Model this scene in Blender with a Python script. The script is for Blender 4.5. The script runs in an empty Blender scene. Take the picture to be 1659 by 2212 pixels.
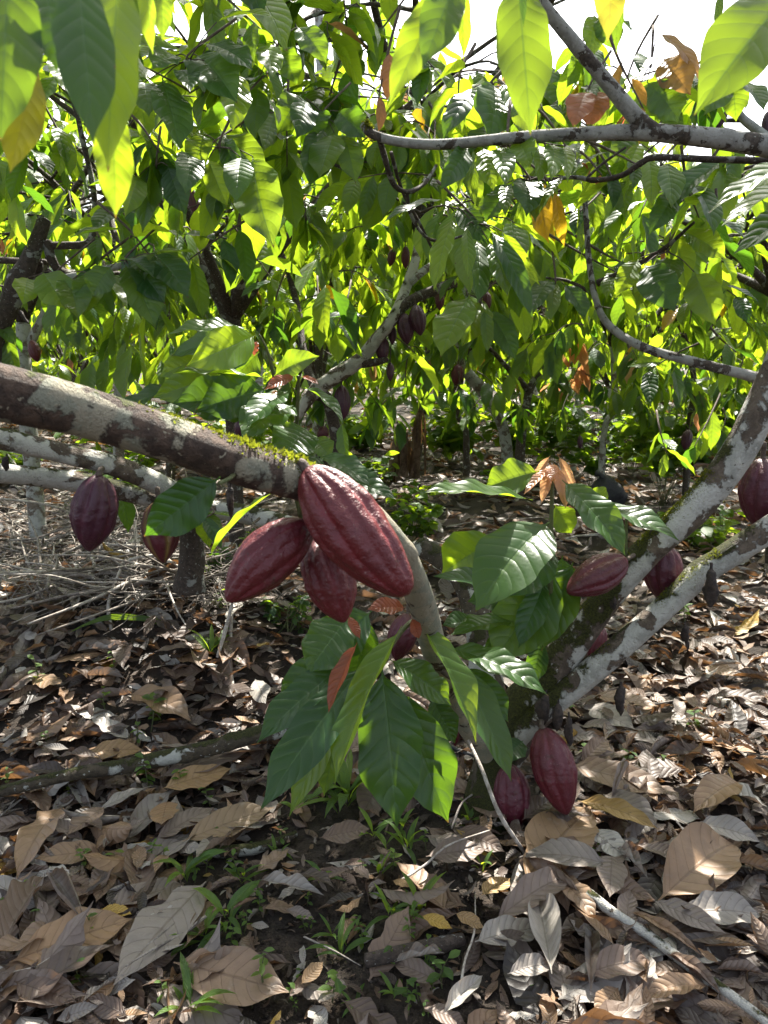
import bpy, math, random
import numpy as np
from mathutils import Vector, Matrix, noise as mnoise
R = math.radians
SC = bpy.context.scene
COL = SC.collection

# ------------------------------------------------------------------ camera
F, CAM_H, PITCH = 1628.0, 1.25, R(11.5)          # focal length in units of a 1659 x 2212 picture
CAM = np.array([0.0, 0.0, CAM_H])
FWD = np.array([0, math.cos(PITCH), -math.sin(PITCH)])
UPV = np.array([0, math.sin(PITCH), math.cos(PITCH)])
RGT = np.array([1.0, 0, 0])
cd = bpy.data.cameras.new('camera')
cd.sensor_fit = 'VERTICAL'; cd.sensor_height = 36.0; cd.sensor_width = 27.0
cd.lens = 36.0 * F / 2212.0
cd.clip_start = 0.02; cd.clip_end = 500
cd.dof.use_dof = True; cd.dof.focus_distance = 2.0; cd.dof.aperture_fstop = cd.lens / 2.6
cam = bpy.data.objects.new('camera', cd); COL.objects.link(cam)
cam.location = CAM.tolist(); cam.rotation_euler = (math.pi/2 - PITCH, 0, 0)
SC.camera = cam

# ------------------------------------------------------------------ sky, sun, exposure
SUN_EL, SUN_AZ = R(54), R(12)                     # azimuth from +Y towards +X: the sun stands ahead of the camera
w = bpy.data.worlds.new('World'); SC.world = w; w.use_nodes = True
nt = w.node_tree
sky = nt.nodes.new('ShaderNodeTexSky'); sky.sky_type = 'NISHITA'; sky.sun_disc = False
sky.sun_elevation = SUN_EL; sky.sun_rotation = SUN_AZ; sky.dust_density = 4.0; sky.air_density = 1.0; sky.ozone_density = 1.0
bg = nt.nodes['Background']; bg.inputs['Strength'].default_value = 0.112
hs = nt.nodes.new('ShaderNodeHueSaturation'); hs.inputs['Saturation'].default_value = 0.55      # thin white cloud
nt.links.new(sky.outputs[0], hs.inputs['Color']); nt.links.new(hs.outputs[0], bg.inputs[0])
sl = bpy.data.lights.new('sun', 'SUN'); sl.energy = 5.0; sl.angle = R(0.53); sl.color = (1.0, 0.95, 0.86)
so = bpy.data.objects.new('sun', sl); COL.objects.link(so)
SUN_DIR = Vector((math.cos(SUN_EL)*math.sin(SUN_AZ), math.cos(SUN_EL)*math.cos(SUN_AZ), math.sin(SUN_EL)))
so.rotation_euler = SUN_DIR.to_track_quat('Z', 'Y').to_euler(); so.location = (0, 0, 20)
vs = SC.view_settings
SC.display_settings.display_device = 'sRGB'
vs.view_transform = 'Standard'; vs.look = 'None'; vs.exposure = 2.15; vs.gamma = 1.0; vs.use_curve_mapping = False
cy = SC.cycles
cy.max_bounces = 9; cy.diffuse_bounces = 7; cy.glossy_bounces = 2; cy.transmission_bounces = 6; cy.transparent_max_bounces = 4
cy.caustics_reflective = False; cy.caustics_refractive = False; cy.use_denoising = True
cy.sample_clamp_indirect = 10.0

# ------------------------------------------------------------------ coordinates
def P(x, y, d):
    return CAM + d*(FWD + RGT*((x-829.5)/F) + UPV*((1106.0-y)/F))
def proj(p):
    q = np.asarray(p) - CAM
    d = q @ FWD
    dd = np.where(np.abs(d) < 1e-6, 1e-6, d)
    return 829.5 + (q @ RGT)/dd*F, 1106.0 - (q @ UPV)/dd*F, d
def gz(x, y):
    x = np.asarray(x, float); y = np.asarray(y, float)
    h = 0.40*np.exp(-((x+0.95)/0.85)**2 - ((y-3.25)/0.75)**2)
    h = h + 0.018*np.sin(3.1*x+0.7*y) + 0.014*np.sin(4.3*y-1.7*x+1) + 0.010*np.sin(9.0*x+5.0*y) + 0.006*np.sin(17*x-13*y)
    h = h + 0.07*np.sin(0.5*x+0.3*y+1.0)*np.clip((y-4)/4, 0, 1)
    return h
def G(x, y, lift=0.0):
    dr = FWD + RGT*((x-829.5)/F) + UPV*((1106.0-y)/F)
    t = 0.6
    while t < 60:
        p = CAM + dr*t
        if p[2] <= gz(p[0], p[1]) + lift: break
        t += 0.01 if t < 6 else 0.05
    p = CAM + dr*t
    return p
def nrm(v):
    v = np.asarray(v, float)
    return v/np.maximum(np.linalg.norm(v, axis=-1, keepdims=True), 1e-9)

# ------------------------------------------------------------------ mesh builder
class MB:
    def __init__(s): s.V=[]; s.Q=[]; s.T=[]; s.UV=[]; s.C=[]; s.M=[]; s.mi=0; s.n=0
    def add(s, V, Q, T=None, UV=None, C=None):
        V = np.asarray(V, np.float32).reshape(-1, 3); m = len(V)
        s.M.append((s.mi, 0 if Q is None else len(np.asarray(Q).reshape(-1, 4)), 0 if T is None else len(T)))
        s.V.append(V)
        if Q is not None and len(Q): s.Q.append(np.asarray(Q, np.int32).reshape(-1, 4)+s.n)
        if T is not None and len(T): s.T.append(np.asarray(T, np.int32).reshape(-1, 3)+s.n)
        s.UV.append(np.zeros((m, 2), np.float32) if UV is None else np.asarray(UV, np.float32).reshape(-1, 2))
        if C is None: c = np.zeros((m, 4), np.float32)
        else:
            c = np.asarray(C, np.float32)
            if c.ndim == 1: c = np.tile(c, (m, 1))
        s.C.append(c); s.n += m
        return s
    def build(s, name, mat, parent=None, base=None, obj=True):
        V = np.concatenate(s.V) if s.V else np.zeros((0, 3), np.float32)
        if base is not None: V = V - np.asarray(base, np.float32)
        Q = np.concatenate(s.Q) if s.Q else np.zeros((0, 4), np.int32)
        T = np.concatenate(s.T) if s.T else np.zeros((0, 3), np.int32)
        me = bpy.data.meshes.new(name)
        me.vertices.add(len(V)); me.vertices.foreach_set('co', np.ascontiguousarray(V, np.float32).ravel())
        loops = np.concatenate([Q.ravel(), T.ravel()]).astype(np.int32)
        me.loops.add(len(loops)); me.loops.foreach_set('vertex_index', loops)
        st = np.concatenate([np.arange(len(Q))*4, len(Q)*4+np.arange(len(T))*3]).astype(np.int32)
        me.polygons.add(len(st)); me.polygons.foreach_set('loop_start', st)
        me.polygons.foreach_set('use_smooth', np.ones(len(st), bool))
        uv = me.uv_layers.new(name='UVMap'); U = np.concatenate(s.UV)
        uv.data.foreach_set('uv', np.ascontiguousarray(U[loops], np.float32).ravel())
        a = me.attributes.new('tint', 'FLOAT_COLOR', 'POINT')
        a.data.foreach_set('color', np.ascontiguousarray(np.concatenate(s.C), np.float32).ravel())
        me.update(calc_edges=True)
        for m_ in (mat if isinstance(mat, (list, tuple)) else [mat]): me.materials.append(m_)
        if any(q[0] for q in s.M):
            mi = np.concatenate([np.repeat([q[0] for q in s.M], [q[1] for q in s.M]), np.repeat([q[0] for q in s.M], [q[2] for q in s.M])])
            me.polygons.foreach_set('material_index', mi.astype(np.int32))
        if not obj: return me
        return link(name, me, parent)
def link(name, me, parent=None):
    o = bpy.data.objects.new(name, me); COL.objects.link(o)
    if parent is not None: o.parent = parent
    return o
def tag(o, label=None, cat=None, group=None, kind=None):
    if label: o['label'] = label
    if cat: o['category'] = cat
    if group: o['group'] = group
    if kind: o['kind'] = kind
    return o
def thing(name, base, label, cat, group=None):
    o = bpy.data.objects.new(name, None); COL.objects.link(o)
    o.location = [float(q) for q in base]; o.empty_display_size = 0.05
    return tag(o, label, cat, group)
def spline(pts, n):
    p = np.asarray(pts, float); m = len(p)
    if m == 2:
        t = np.linspace(0, 1, n)[:, None]; return p[0]*(1-t)+p[1]*t
    q = np.vstack([2*p[0]-p[1], p, 2*p[-1]-p[-2]])
    out = []
    for u in np.linspace(0, m-1-1e-9, n):
        i = int(u); t = u-i; a, b, c, d = q[i], q[i+1], q[i+2], q[i+3]
        out.append(0.5*((2*b)+(-a+c)*t+(2*a-5*b+4*c-d)*t*t+(-a+3*b-3*c+d)*t**3))
    return np.array(out)
def tube(mb, pts, radii, seg=10, n=None, rough=0.06, rng=None, tint=(0, 0, 0, 1), knots=0, cap=True, mossy=None, pale=None):
    rng = rng or np.random.default_rng(1)
    n = n or max(4, 4*(len(pts)))
    c = spline(pts, n); r = np.interp(np.linspace(0, 1, n), np.linspace(0, 1, len(radii)), radii)
    T = nrm(np.gradient(c, axis=0))
    ref = np.array([0, 0, 1.0]) if abs(T[0][2]) < 0.9 else np.array([0, 1.0, 0])
    X = nrm(np.cross(T[0], ref)); Xs = [X]
    for i in range(1, n):
        X = Xs[-1]-T[i]*(Xs[-1] @ T[i]); Xs.append(nrm(X))
    X = np.array(Xs); Y = np.cross(T, X)
    th = np.arange(seg)*2*np.pi/seg
    L = np.concatenate([[0], np.cumsum(np.linalg.norm(np.diff(c, axis=0), axis=1))])
    rr = np.ones((n, seg))
    if rough > 0:
        for _ in range(7):
            k = rng.integers(0, 4); f = rng.uniform(0.2, 1.6)/max(r.mean(), .004)*0.35; ph = rng.uniform(0, 6.28, 2)
            rr += rough*0.38*np.sin(f*L[:, None]+ph[0])*np.cos(k*th[None]+ph[1])
        rr += rng.normal(0, rough*0.15, (n, seg))
    for _ in range(knots):
        i0 = rng.uniform(0.05, .95)*L[-1]; t0 = rng.uniform(0, 6.28)
        rr += 0.28*np.exp(-((L[:, None]-i0)/(1.0*r.mean()))**2)*np.exp(-((np.angle(np.exp(1j*(th[None]-t0))))/0.5)**2)
    V = c[:, None]+(np.cos(th)[None, :, None]*X[:, None]+np.sin(th)[None, :, None]*Y[:, None])*(r[:, None]*rr)[..., None]
    i = np.arange(n-1)[:, None]*seg; j = np.arange(seg)[None]; j2 = (j+1) % seg
    Q = np.stack([i+j, i+j2, i+seg+j2, i+seg+j], -1).reshape(-1, 4)
    V = V.reshape(-1, 3); UV = np.stack(np.broadcast_arrays(th[None]/6.283, L[:, None]), -1).reshape(-1, 2)
    Tr = []
    if cap:
        a = len(V); V = np.vstack([V, c[0]-T[0]*r[0]*0.25, c[-1]+T[-1]*r[-1]*0.35]); UV = np.vstack([UV, UV[:2]])
        e = (n-1)*seg
        Tr = [(a, (k+1) % seg, k) for k in range(seg)]+[(a+1, e+k, e+(k+1) % seg) for k in range(seg)]
    if mossy is not None:
        g_ = np.interp(np.linspace(0, 1, n), np.linspace(0, 1, len(mossy)), mossy); tint = np.zeros((len(V), 4)); tint[:n*seg, 0] = np.repeat(g_, seg); tint[n*seg:, 0] = g_[0]
    if pale is not None:
        g_ = np.interp(np.linspace(0, 1, n), np.linspace(0, 1, len(pale)), pale); tint = np.zeros((len(V), 4)); tint[:n*seg, 1] = np.repeat(g_, seg)
    mb.add(V, Q, Tr, UV, np.array(tint, np.float32))
    return c, r
LT = [0, .05, .075, .10, .16, .25, .35, .47, .60, .72, .82, .89, .935, .97, 1.0]
LW = [.03, .03, .10, .27, .52, .77, .92, 1.0, .97, .82, .56, .30, .13, .06, .012]
def leaves(mb, pos, dr, nm, L, W, nu=4, nv=9, bend=0.5, fold=0.25, twist=0.0, wave=0.03, quilt=0.0, tint=None, rng=None, curl=0.0, sbend=0.0, torn=0.0):
    """many leaf blades at once; every argument may be one value or one per leaf"""
    rng = rng or np.random.default_rng(3)
    pos = np.atleast_2d(pos).astype(float); N = len(pos)
    f = lambda a: np.broadcast_to(np.asarray(a, float), (N,))[:, None, None]
    D = nrm(np.broadcast_to(np.atleast_2d(dr), (N, 3))); Nn = np.broadcast_to(np.atleast_2d(nm), (N, 3))
    Nn = nrm(Nn-D*(Nn*D).sum(1, keepdims=True)); B = np.cross(D, Nn)
    L, W, bend, fold, twist, wave, curl, sbend = map(f, (L, W, bend, fold, twist, wave, curl, sbend))
    t = np.linspace(0, 1, nv+1); t = 0.75*t+0.25*(3*t*t-2*t**3); s = np.linspace(-1, 1, nu+1)
    wt = np.interp(t, LT, LW)[None, :, None]; t = t[None, :, None]; s = s[None, None, :]
    ph = rng.uniform(0, 6.28, (N, 4))[:, :, None, None]
    lf = rng.uniform(2.0, 3.6, (N, 1, 1))
    wt = wt*(1+0.05*np.sin(9*t+ph[:, 0])*np.sign(s)+0.035*np.sin(21*t+ph[:, 1]+s))
    for _ in range(3 if torn else 0):                 # bites and tears along either margin
        tc = rng.uniform(.1, 1.0, (N, 1, 1)); sg = rng.uniform(.02, .11, (N, 1, 1)); sd = rng.choice([-1, 1], (N, 1, 1))
        wt = wt*(1-torn*rng.random((N, 1, 1))**2*np.exp(-((t-tc)/sg)**2)*(s*sd > 0))
    half = wt*W/2
    a = fold+curl*np.abs(s)*1.0                       # cross-section angle grows outward when curled
    x = s*half*np.cos(a); z = np.abs(s)*half*np.sin(a)
    z = z+wave*W*np.sin(6.283*lf*t+ph[:, 2]+np.where(s > 0, 2.2, 0))*np.abs(s)**1.6*np.minimum(1, wt*1.4)
    if quilt:
        z = z+quilt*W*np.sin(np.pi*((t*9.5-np.abs(s)**1.25*1.5+.5) % 1.0))*np.minimum(1, wt)*np.minimum(1, np.abs(s)*6)*(1-np.abs(s)**4)
    tw = twist*t
    x, z = x*np.cos(tw)-z*np.sin(tw), x*np.sin(tw)+z*np.cos(tw)
    th = bend*(t**1.3)+sbend*np.sin(6.283*t)
    dt = np.diff(t, axis=1)
    cy_ = np.concatenate([np.zeros((N, 1, 1)), np.cumsum((np.cos(th)[:, 1:]+np.cos(th)[:, :-1])/2*dt, 1)], 1)*L
    cz_ = -np.concatenate([np.zeros((N, 1, 1)), np.cumsum((np.sin(th)[:, 1:]+np.sin(th)[:, :-1])/2*dt, 1)], 1)*L
    yy = cy_+z*np.sin(th); zz = cz_+z*np.cos(th)
    x, yy, zz = np.broadcast_arrays(x, yy, zz)
    V = pos[:, None, None]+x[..., None]*B[:, None, None]+yy[..., None]*D[:, None, None]+zz[..., None]*Nn[:, None, None]
    UV = np.broadcast_to(np.stack(np.broadcast_arrays((s+1)/2, t), -1), (N, nv+1, nu+1, 2))
    k = (nu+1)*(nv+1)
    i = np.arange(nv)[:, None]*(nu+1); j = np.arange(nu)[None]
    q = np.stack([i+j, i+j+1, i+nu+2+j, i+nu+1+j], -1).reshape(-1, 4)
    Q = (q[None]+(np.arange(N)*k)[:, None, None]).reshape(-1, 4)
    if tint is None: tint = np.tile(np.array([.3, 0, 0, 1.]), (N, 1))
    tint = np.broadcast_to(np.atleast_2d(tint), (N, 4))
    mb.add(V.reshape(-1, 3), Q, None, UV.reshape(-1, 2), np.repeat(tint, k, 0))

# ------------------------------------------------------------------ materials
def mat(name):
    m = bpy.data.materials.new(name); m.use_nodes = True; t = m.node_tree
    t.nodes.clear(); out = t.nodes.new('ShaderNodeOutputMaterial')
    return m, t, out
class N:
    """tiny node helper"""
    def __init__(s, t): s.t = t
    def new(s, typ, **kw):
        n = s.t.nodes.new(typ)
        for k, v in kw.items(): setattr(n, k, v)
        return n
    def lk(s, a, b): s.t.links.new(a, b)
    def val(s, inp, v):
        if isinstance(v, bpy.types.NodeSocket): s.lk(v, inp)
        elif isinstance(v, tuple) and len(v) == 3 and inp.type == 'RGBA': inp.default_value = (*v, 1)
        else: inp.default_value = v
    def math(s, op, a, b=0.0, c=0.0, clamp=False):
        n = s.new('ShaderNodeMath', operation=op, use_clamp=clamp)
        for i, v in enumerate((a, b, c)): s.val(n.inputs[i], v)
        return n.outputs[0]
    def mix(s, f, a, b, blend='MIX'):
        n = s.new('ShaderNodeMix', data_type='RGBA', blend_type=blend)
        s.val(n.inputs[0], f); s.val(n.inputs[6], a); s.val(n.inputs[7], b)
        return n.outputs[2]
    def noise(s, vec, scale, detail=4, rough=0.55, dist=0.0):
        n = s.new('ShaderNodeTexNoise'); s.val(n.inputs['Vector'], vec)
        n.inputs['Scale'].default_value = scale; n.inputs['Detail'].default_value = detail
        n.inputs['Roughness'].default_value = rough; n.inputs['Distortion'].default_value = dist
        return n.outputs[0]
    def step(s, v, a, b):
        n = s.new('ShaderNodeMapRange', interpolation_type='SMOOTHSTEP')
        s.val(n.inputs[0], v); s.val(n.inputs[1], a); s.val(n.inputs[2], b)
        return n.outputs[0]
    def ramp(s, f, stops):
        n = s.new('ShaderNodeValToRGB'); s.val(n.inputs[0], f); e = n.color_ramp.elements
        while len(e) < len(stops): e.new(0.5)
        for k, (p, c) in zip(e, stops): k.position = p; k.color = (*c, 1)
        return n.outputs[0]
    def bump(s, h, strength, dist, normal=None):
        n = s.new('ShaderNodeBump'); n.inputs['Strength'].default_value = strength; n.inputs['Distance'].default_value = dist
        s.lk(h, n.inputs['Height'])
        if normal is not None: s.lk(normal, n.inputs['Normal'])
        return n.outputs[0]
    def pbsdf(s, col, rough, spec=0.5, normal=None, coat=0.0, sheen=0.0):
        n = s.new('ShaderNodeBsdfPrincipled')
        s.val(n.inputs['Base Color'], col); s.val(n.inputs['Roughness'], rough)
        n.inputs['Specular IOR Level'].default_value = spec
        n.inputs['Coat Weight'].default_value = coat; n.inputs['Coat Roughness'].default_value = 0.25
        if normal is not None: s.lk(normal, n.inputs['Normal'])
        return n.outputs[0]
def vein_nodes(n, count=9.5, slant=1.5):
    uv = n.new('ShaderNodeUVMap').outputs[0]
    sp = n.new('ShaderNodeSeparateXYZ'); n.lk(uv, sp.inputs[0])
    s = n.math('ABSOLUTE', n.math('MULTIPLY', n.math('SUBTRACT', sp.outputs[0], 0.5), 2.0))
    # lateral veins sweep forward and curve upward near the margin
    sl = n.math('MULTIPLY', n.math('POWER', s, 1.25), slant)
    t = n.math('FRACT', n.math('SUBTRACT', n.math('MULTIPLY', sp.outputs[1], count), sl))
    e = n.math('ABSOLUTE', n.math('SUBTRACT', t, 0.5))             # 0.5 on a vein, 0 between
    vein = n.step(e, 0.455, 0.495)
    mid = n.math('SUBTRACT', 1.0, n.step(s, 0.022, 0.06))
    quilt = n.math('SUBTRACT', 0.25, n.math('MULTIPLY', e, e))     # bulges between the veins
    return uv, s, sp.outputs[1], vein, mid, quilt
def leaf_material(name, gloss=0.34, relief=.5):
    m, t, out = mat(name); n = N(t)
    uv, s, v, vein, mid, quilt = vein_nodes(n)
    at = n.new('ShaderNodeAttribute', attribute_name='tint'); sp = n.new('ShaderNodeSeparateColor'); n.lk(at.outputs['Color'], sp.inputs[0])
    r, g, b = sp.outputs[0], sp.outputs[1], sp.outputs[2]
    co = n.new('ShaderNodeTexCoord').outputs['Object']
    blot = n.noise(co, 22, 3); fine = n.noise(co, 140, 3)
    line = n.math('MAXIMUM', n.math('MULTIPLY', vein, 0.6), mid)
    base = n.mix(r, (0.016, 0.056, 0.020), (0.065, 0.14, 0.022))
    base = n.mix(n.math('MULTIPLY', n.step(blot, .35, .75), .45), base, n.mix(r, (0.030, 0.075, 0.026), (0.09, 0.15, 0.03)))
    base = n.mix(n.math('MULTIPLY', line, 0.75), base, n.mix(r, (0.075, 0.15, 0.05), (0.17, 0.25, 0.07)))
    yb = n.mix(n.step(blot, .4, .7), (0.48, 0.27, 0.015), (0.30, 0.12, 0.015))
    rb = n.mix(n.step(blot, .35, .7), n.mix(r, (0.30, 0.075, 0.035), (0.58, 0.29, 0.17)), n.mix(r, (0.20, 0.06, 0.03), (0.46, 0.22, 0.12)))
    base = n.mix(g, base, yb); base = n.mix(b, base, rb)
    base = n.mix(n.math('MULTIPLY', n.step(fine, .70, .78), .5), base, (0.10, 0.07, 0.03))
    wear = n.math('MAXIMUM', n.step(n.math('ADD', v, n.math('MULTIPLY', blot, .10)), 1.025, 1.045), n.step(n.math('ADD', n.math('MULTIPLY', s, .30), blot), .985, 1.0))
    base = n.mix(n.math('MULTIPLY', wear, .9), base, (0.13, 0.075, 0.03))
    base = n.mix(n.math('MULTIPLY', n.step(n.noise(co, 9, 5, .7), .56, .74), .35), base, (0.13, 0.17, 0.10))      # dust and algae film
    tr = n.mix(r, (0.085, 0.20, 0.010), (0.46, 0.62, 0.020))
    tr = n.mix(n.math('MULTIPLY', n.step(blot, .35, .75), .25), tr, n.mix(r, (0.08, 0.15, 0.008), (0.44, 0.54, 0.018)))
    tr = n.mix(n.math('MULTIPLY', line, 0.55), tr, n.mix(r, (0.04, 0.10, 0.01), (0.16, 0.30, 0.012)))
    tr = n.mix(g, tr, (0.75, 0.42, 0.02)); tr = n.mix(b, tr, n.mix(r, (0.50, 0.12, 0.05), (0.80, 0.40, 0.20)))
    tr = n.mix(n.math('MULTIPLY', wear, .85), tr, (0.20, 0.09, 0.02))
    h = n.math('ADD', n.math('MULTIPLY', quilt, 1.0), n.math('MULTIPLY', fine, 0.05))
    h = n.math('SUBTRACT', h, n.math('MULTIPLY', mid, 0.15))
    nor = n.bump(h, relief, 0.011)
    pb = n.pbsdf(base, n.math('ADD', gloss-0.06, n.math('MULTIPLY', blot, 0.16)), 0.5, nor)
    tl = n.new('ShaderNodeBsdfTranslucent'); n.lk(tr, tl.inputs[0]); n.lk(n.bump(h, relief*.5, 0.010), tl.inputs['Normal'])
    mx = n.new('ShaderNodeMixShader'); mx.inputs[0].default_value = 0.55
    n.lk(pb, mx.inputs[1]); n.lk(tl.outputs[0], mx.inputs[2]); n.lk(mx.outputs[0], out.inputs[0])
    return m
def dead_leaf_material():
    m, t, out = mat('dead_leaf'); n = N(t)
    uv, s, v, vein, mid, quilt = vein_nodes(n)
    at = n.new('ShaderNodeAttribute', attribute_name='tint'); sp = n.new('ShaderNodeSeparateColor'); n.lk(at.outputs['Color'], sp.inputs[0])
    r, g, b = sp.outputs[0], sp.outputs[1], sp.outputs[2]
    co = n.new('ShaderNodeTexCoord').outputs['Object']
    blot = n.noise(co, 16, 5, .62); fine = n.noise(co, 120, 4, .6)
    base = n.ramp(r, [(0, (.024, .020, .017)), (.18, (.058, .040, .030)), (.36, (.115, .075, .052)), (.52, (.225, .138, .072)), (.66, (.140, .102, .080)), (.82, (.185, .162, .140)), (1, (.33, .31, .275))])
    base = n.mix(n.math('MULTIPLY', n.step(blot, .42, .72), .55), base, n.mix(.5, base, (.05, .034, .026), 'MULTIPLY'))
    base = n.mix(n.math('MULTIPLY', n.step(blot, .58, .8), .35), base, (.42, .39, .35))
    base = n.mix(g, base, (.30, .19, .03)); 
    base = n.mix(n.math('MULTIPLY', n.math('MAXIMUM', n.math('MULTIPLY', vein, .75), mid), .55), base, n.mix(1.0, base, (.42, .36, .32), 'MULTIPLY'))
    base = n.mix(n.math('MULTIPLY', n.step(fine, .64, .74), .55), base, (.045, .03, .022))
    h = n.math('ADD', n.math('MULTIPLY', quilt, 1.0), n.math('ADD', n.math('MULTIPLY', fine, 0.14), n.math('MULTIPLY', blot, .5)))
    nor = n.bump(n.math('ADD', n.math('SUBTRACT', h, n.math('MULTIPLY', vein, .12)), n.math('MULTIPLY', mid, .14)), 0.55, 0.009)
    pb = n.pbsdf(base, 0.52, 0.42, nor)
    tl = n.new('ShaderNodeBsdfTranslucent'); n.lk(n.mix(.5, base, (.5, .22, .06), 'MIX'), tl.inputs[0]); n.lk(nor, tl.inputs['Normal'])
    mx = n.new('ShaderNodeMixShader'); mx.inputs[0].default_value = 0.16
    n.lk(pb, mx.inputs[1]); n.lk(tl.outputs[0], mx.inputs[2]); n.lk(mx.outputs[0], out.inputs[0])
    return m
def bark_material(name, base1, base2, lichen, lich_col, moss, scale=9.0, moss_col=(.13, .15, .012), lich_col2=None, seed=0.0):
    m, t, out = mat(name); n = N(t)
    co0 = n.new('ShaderNodeTexCoord').outputs['Object']
    mp = n.new('ShaderNodeMapping'); n.lk(co0, mp.inputs[0]); mp.inputs['Location'].default_value = (seed, seed*1.7, -seed)
    co = mp.outputs[0]
    big = n.noise(co, scale, 4, .55, .4); big2 = n.noise(co, scale*1.7, 5, .6, .2); med = n.noise(co, scale*4.5, 5, .65); fine = n.noise(co, scale*22, 4, .7)
    base = n.mix(n.step(med, .35, .68), base1, base2)
    base = n.mix(n.math('MULTIPLY', n.step(fine, .55, .75), .5), base, (.02, .014, .01))
    e = 0.66-0.36*lichen
    at = n.new('ShaderNodeAttribute', attribute_name='tint'); spt = n.new('ShaderNodeSeparateColor'); n.lk(at.outputs['Color'], spt.inputs[0])
    pat = n.step(n.math('ADD', n.math('ADD', big, n.math('MULTIPLY', spt.outputs[1], .16)), n.math('MULTIPLY', n.math('SUBTRACT', fine, .5), .10)), e, e+.03)
    lc = n.mix(n.step(big2, .45, .60), lich_col, lich_col2 or tuple(c*.72 for c in lich_col))
    lc = n.mix(n.math('MULTIPLY', n.step(fine, .52, .72), .35), lc, tuple(c*.45 for c in lich_col))
    col = n.mix(pat, base, lc)
    spot = n.step(n.noise(co, scale*7, 2, .5), .66, .70)
    col = n.mix(n.math('MULTIPLY', spot, .8), col, tuple(min(1, c*1.15) for c in lich_col))
    # narrow dark cracks and leaf-scar rings
    scar = n.step(n.noise(co, scale*2.6, 3, .75, 1.2), .655, .685)
    col = n.mix(n.math('MULTIPLY', scar, .85), col, (.022, .016, .012))
    geo = n.new('ShaderNodeNewGeometry'); sp = n.new('ShaderNodeSeparateXYZ'); n.lk(geo.outputs['Normal'], sp.inputs[0])
    mm = n.math('ADD', n.math('MULTIPLY', sp.outputs[2], .35), n.math('ADD', big2, n.math('MULTIPLY', med, .35)))
    mm = n.math('ADD', mm, n.math('MULTIPLY', spt.outputs[0], .6))
    mk = n.step(mm, 1.12-.42*moss, 1.20-.42*moss)
    mk = n.math('MULTIPLY', mk, 1.0 if moss > 0 else 0.0)
    mcol = n.mix(n.step(fine, .35, .7), tuple(c*.35 for c in moss_col), moss_col)
    col = n.mix(mk, col, mcol)
    h = n.math('ADD', n.math('ADD', n.math('MULTIPLY', med, .5), n.math('MULTIPLY', fine, .35)), n.math('MULTIPLY', mk, n.math('MULTIPLY', fine, 1.2)))
    h = n.math('ADD', h, n.math('MULTIPLY', pat, .18))
    nor = n.bump(h, 1.0, .020)
    n.lk(n.pbsdf(col, .78, .3, nor), out.inputs[0])
    return m
def pod_material():
    m, t, out = mat('cacao_pod'); n = N(t)
    at = n.new('ShaderNodeAttribute', attribute_name='tint'); sp = n.new('ShaderNodeSeparateColor'); n.lk(at.outputs['Color'], sp.inputs[0])
    fur, purp, lite = sp.outputs[0], sp.outputs[1], sp.outputs[2]
    co = n.new('ShaderNodeTexCoord').outputs['Object']
    a = n.noise(co, 20, 5, .6); fine = n.noise(co, 130, 4, .6)
    ridge = n.mix(purp, (.098, .009, .010), (.036, .008, .022))
    furc = n.mix(purp, (.16, .011, .018), (.065, .012, .026))
    c = n.mix(fur, ridge, furc)
    c = n.mix(n.math('MULTIPLY', n.step(a, .45, .72), .55), c, n.mix(purp, (.060, .012, .016), (.026, .009, .018)))
    c = n.mix(n.math('MULTIPLY', n.step(a, .36, .22), .5), c, n.mix(purp, (.16, .034, .026), (.07, .018, .034)))
    c = n.mix(n.math('MULTIPLY', n.step(fine, .62, .72), .30), c, (.22, .10, .08))
    c = n.mix(n.math('MULTIPLY', n.step(n.noise(co, 34, 5, .75), .60, .68), .7), c, (.050, .026, .018))
    c = n.mix(n.math('MULTIPLY', n.step(n.noise(co, 210, 2, .5), .68, .74), .35), c, (.26, .19, .16))
    c = n.mix(lite, c, (.18, .13, .03))
    nor = n.bump(n.math('ADD', n.math('MULTIPLY', fine, .6), n.math('MULTIPLY', n.noise(co, 55, 4, .65), 1.2)), .6, .006)
    n.lk(n.pbsdf(c, n.math('ADD', .34, n.math('MULTIPLY', a, .2)), .42, nor), out.inputs[0])
    return m
def soil_material():
    m, t, out = mat('soil'); n = N(t)
    co = n.new('ShaderNodeTexCoord').outputs['Object']
    a = n.noise(co, 3, 6, .65); b = n.noise(co, 45, 5, .7); c = n.noise(co, 160, 4, .7)
    col = n.mix(n.step(a, .35, .7), (.030, .024, .019), (.060, .044, .032))
    col = n.mix(n.math('MULTIPLY', n.step(b, .5, .7), .6), col, (.085, .062, .045))
    col = n.mix(n.math('MULTIPLY', n.step(c, .62, .72), .6), col, (.16, .12, .09))
    nor = n.bump(n.math('ADD', b, n.math('MULTIPLY', c, .5)), 1.0, .03)
    n.lk(n.pbsdf(col, .9, .25, nor), out.inputs[0])
    return m
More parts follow.
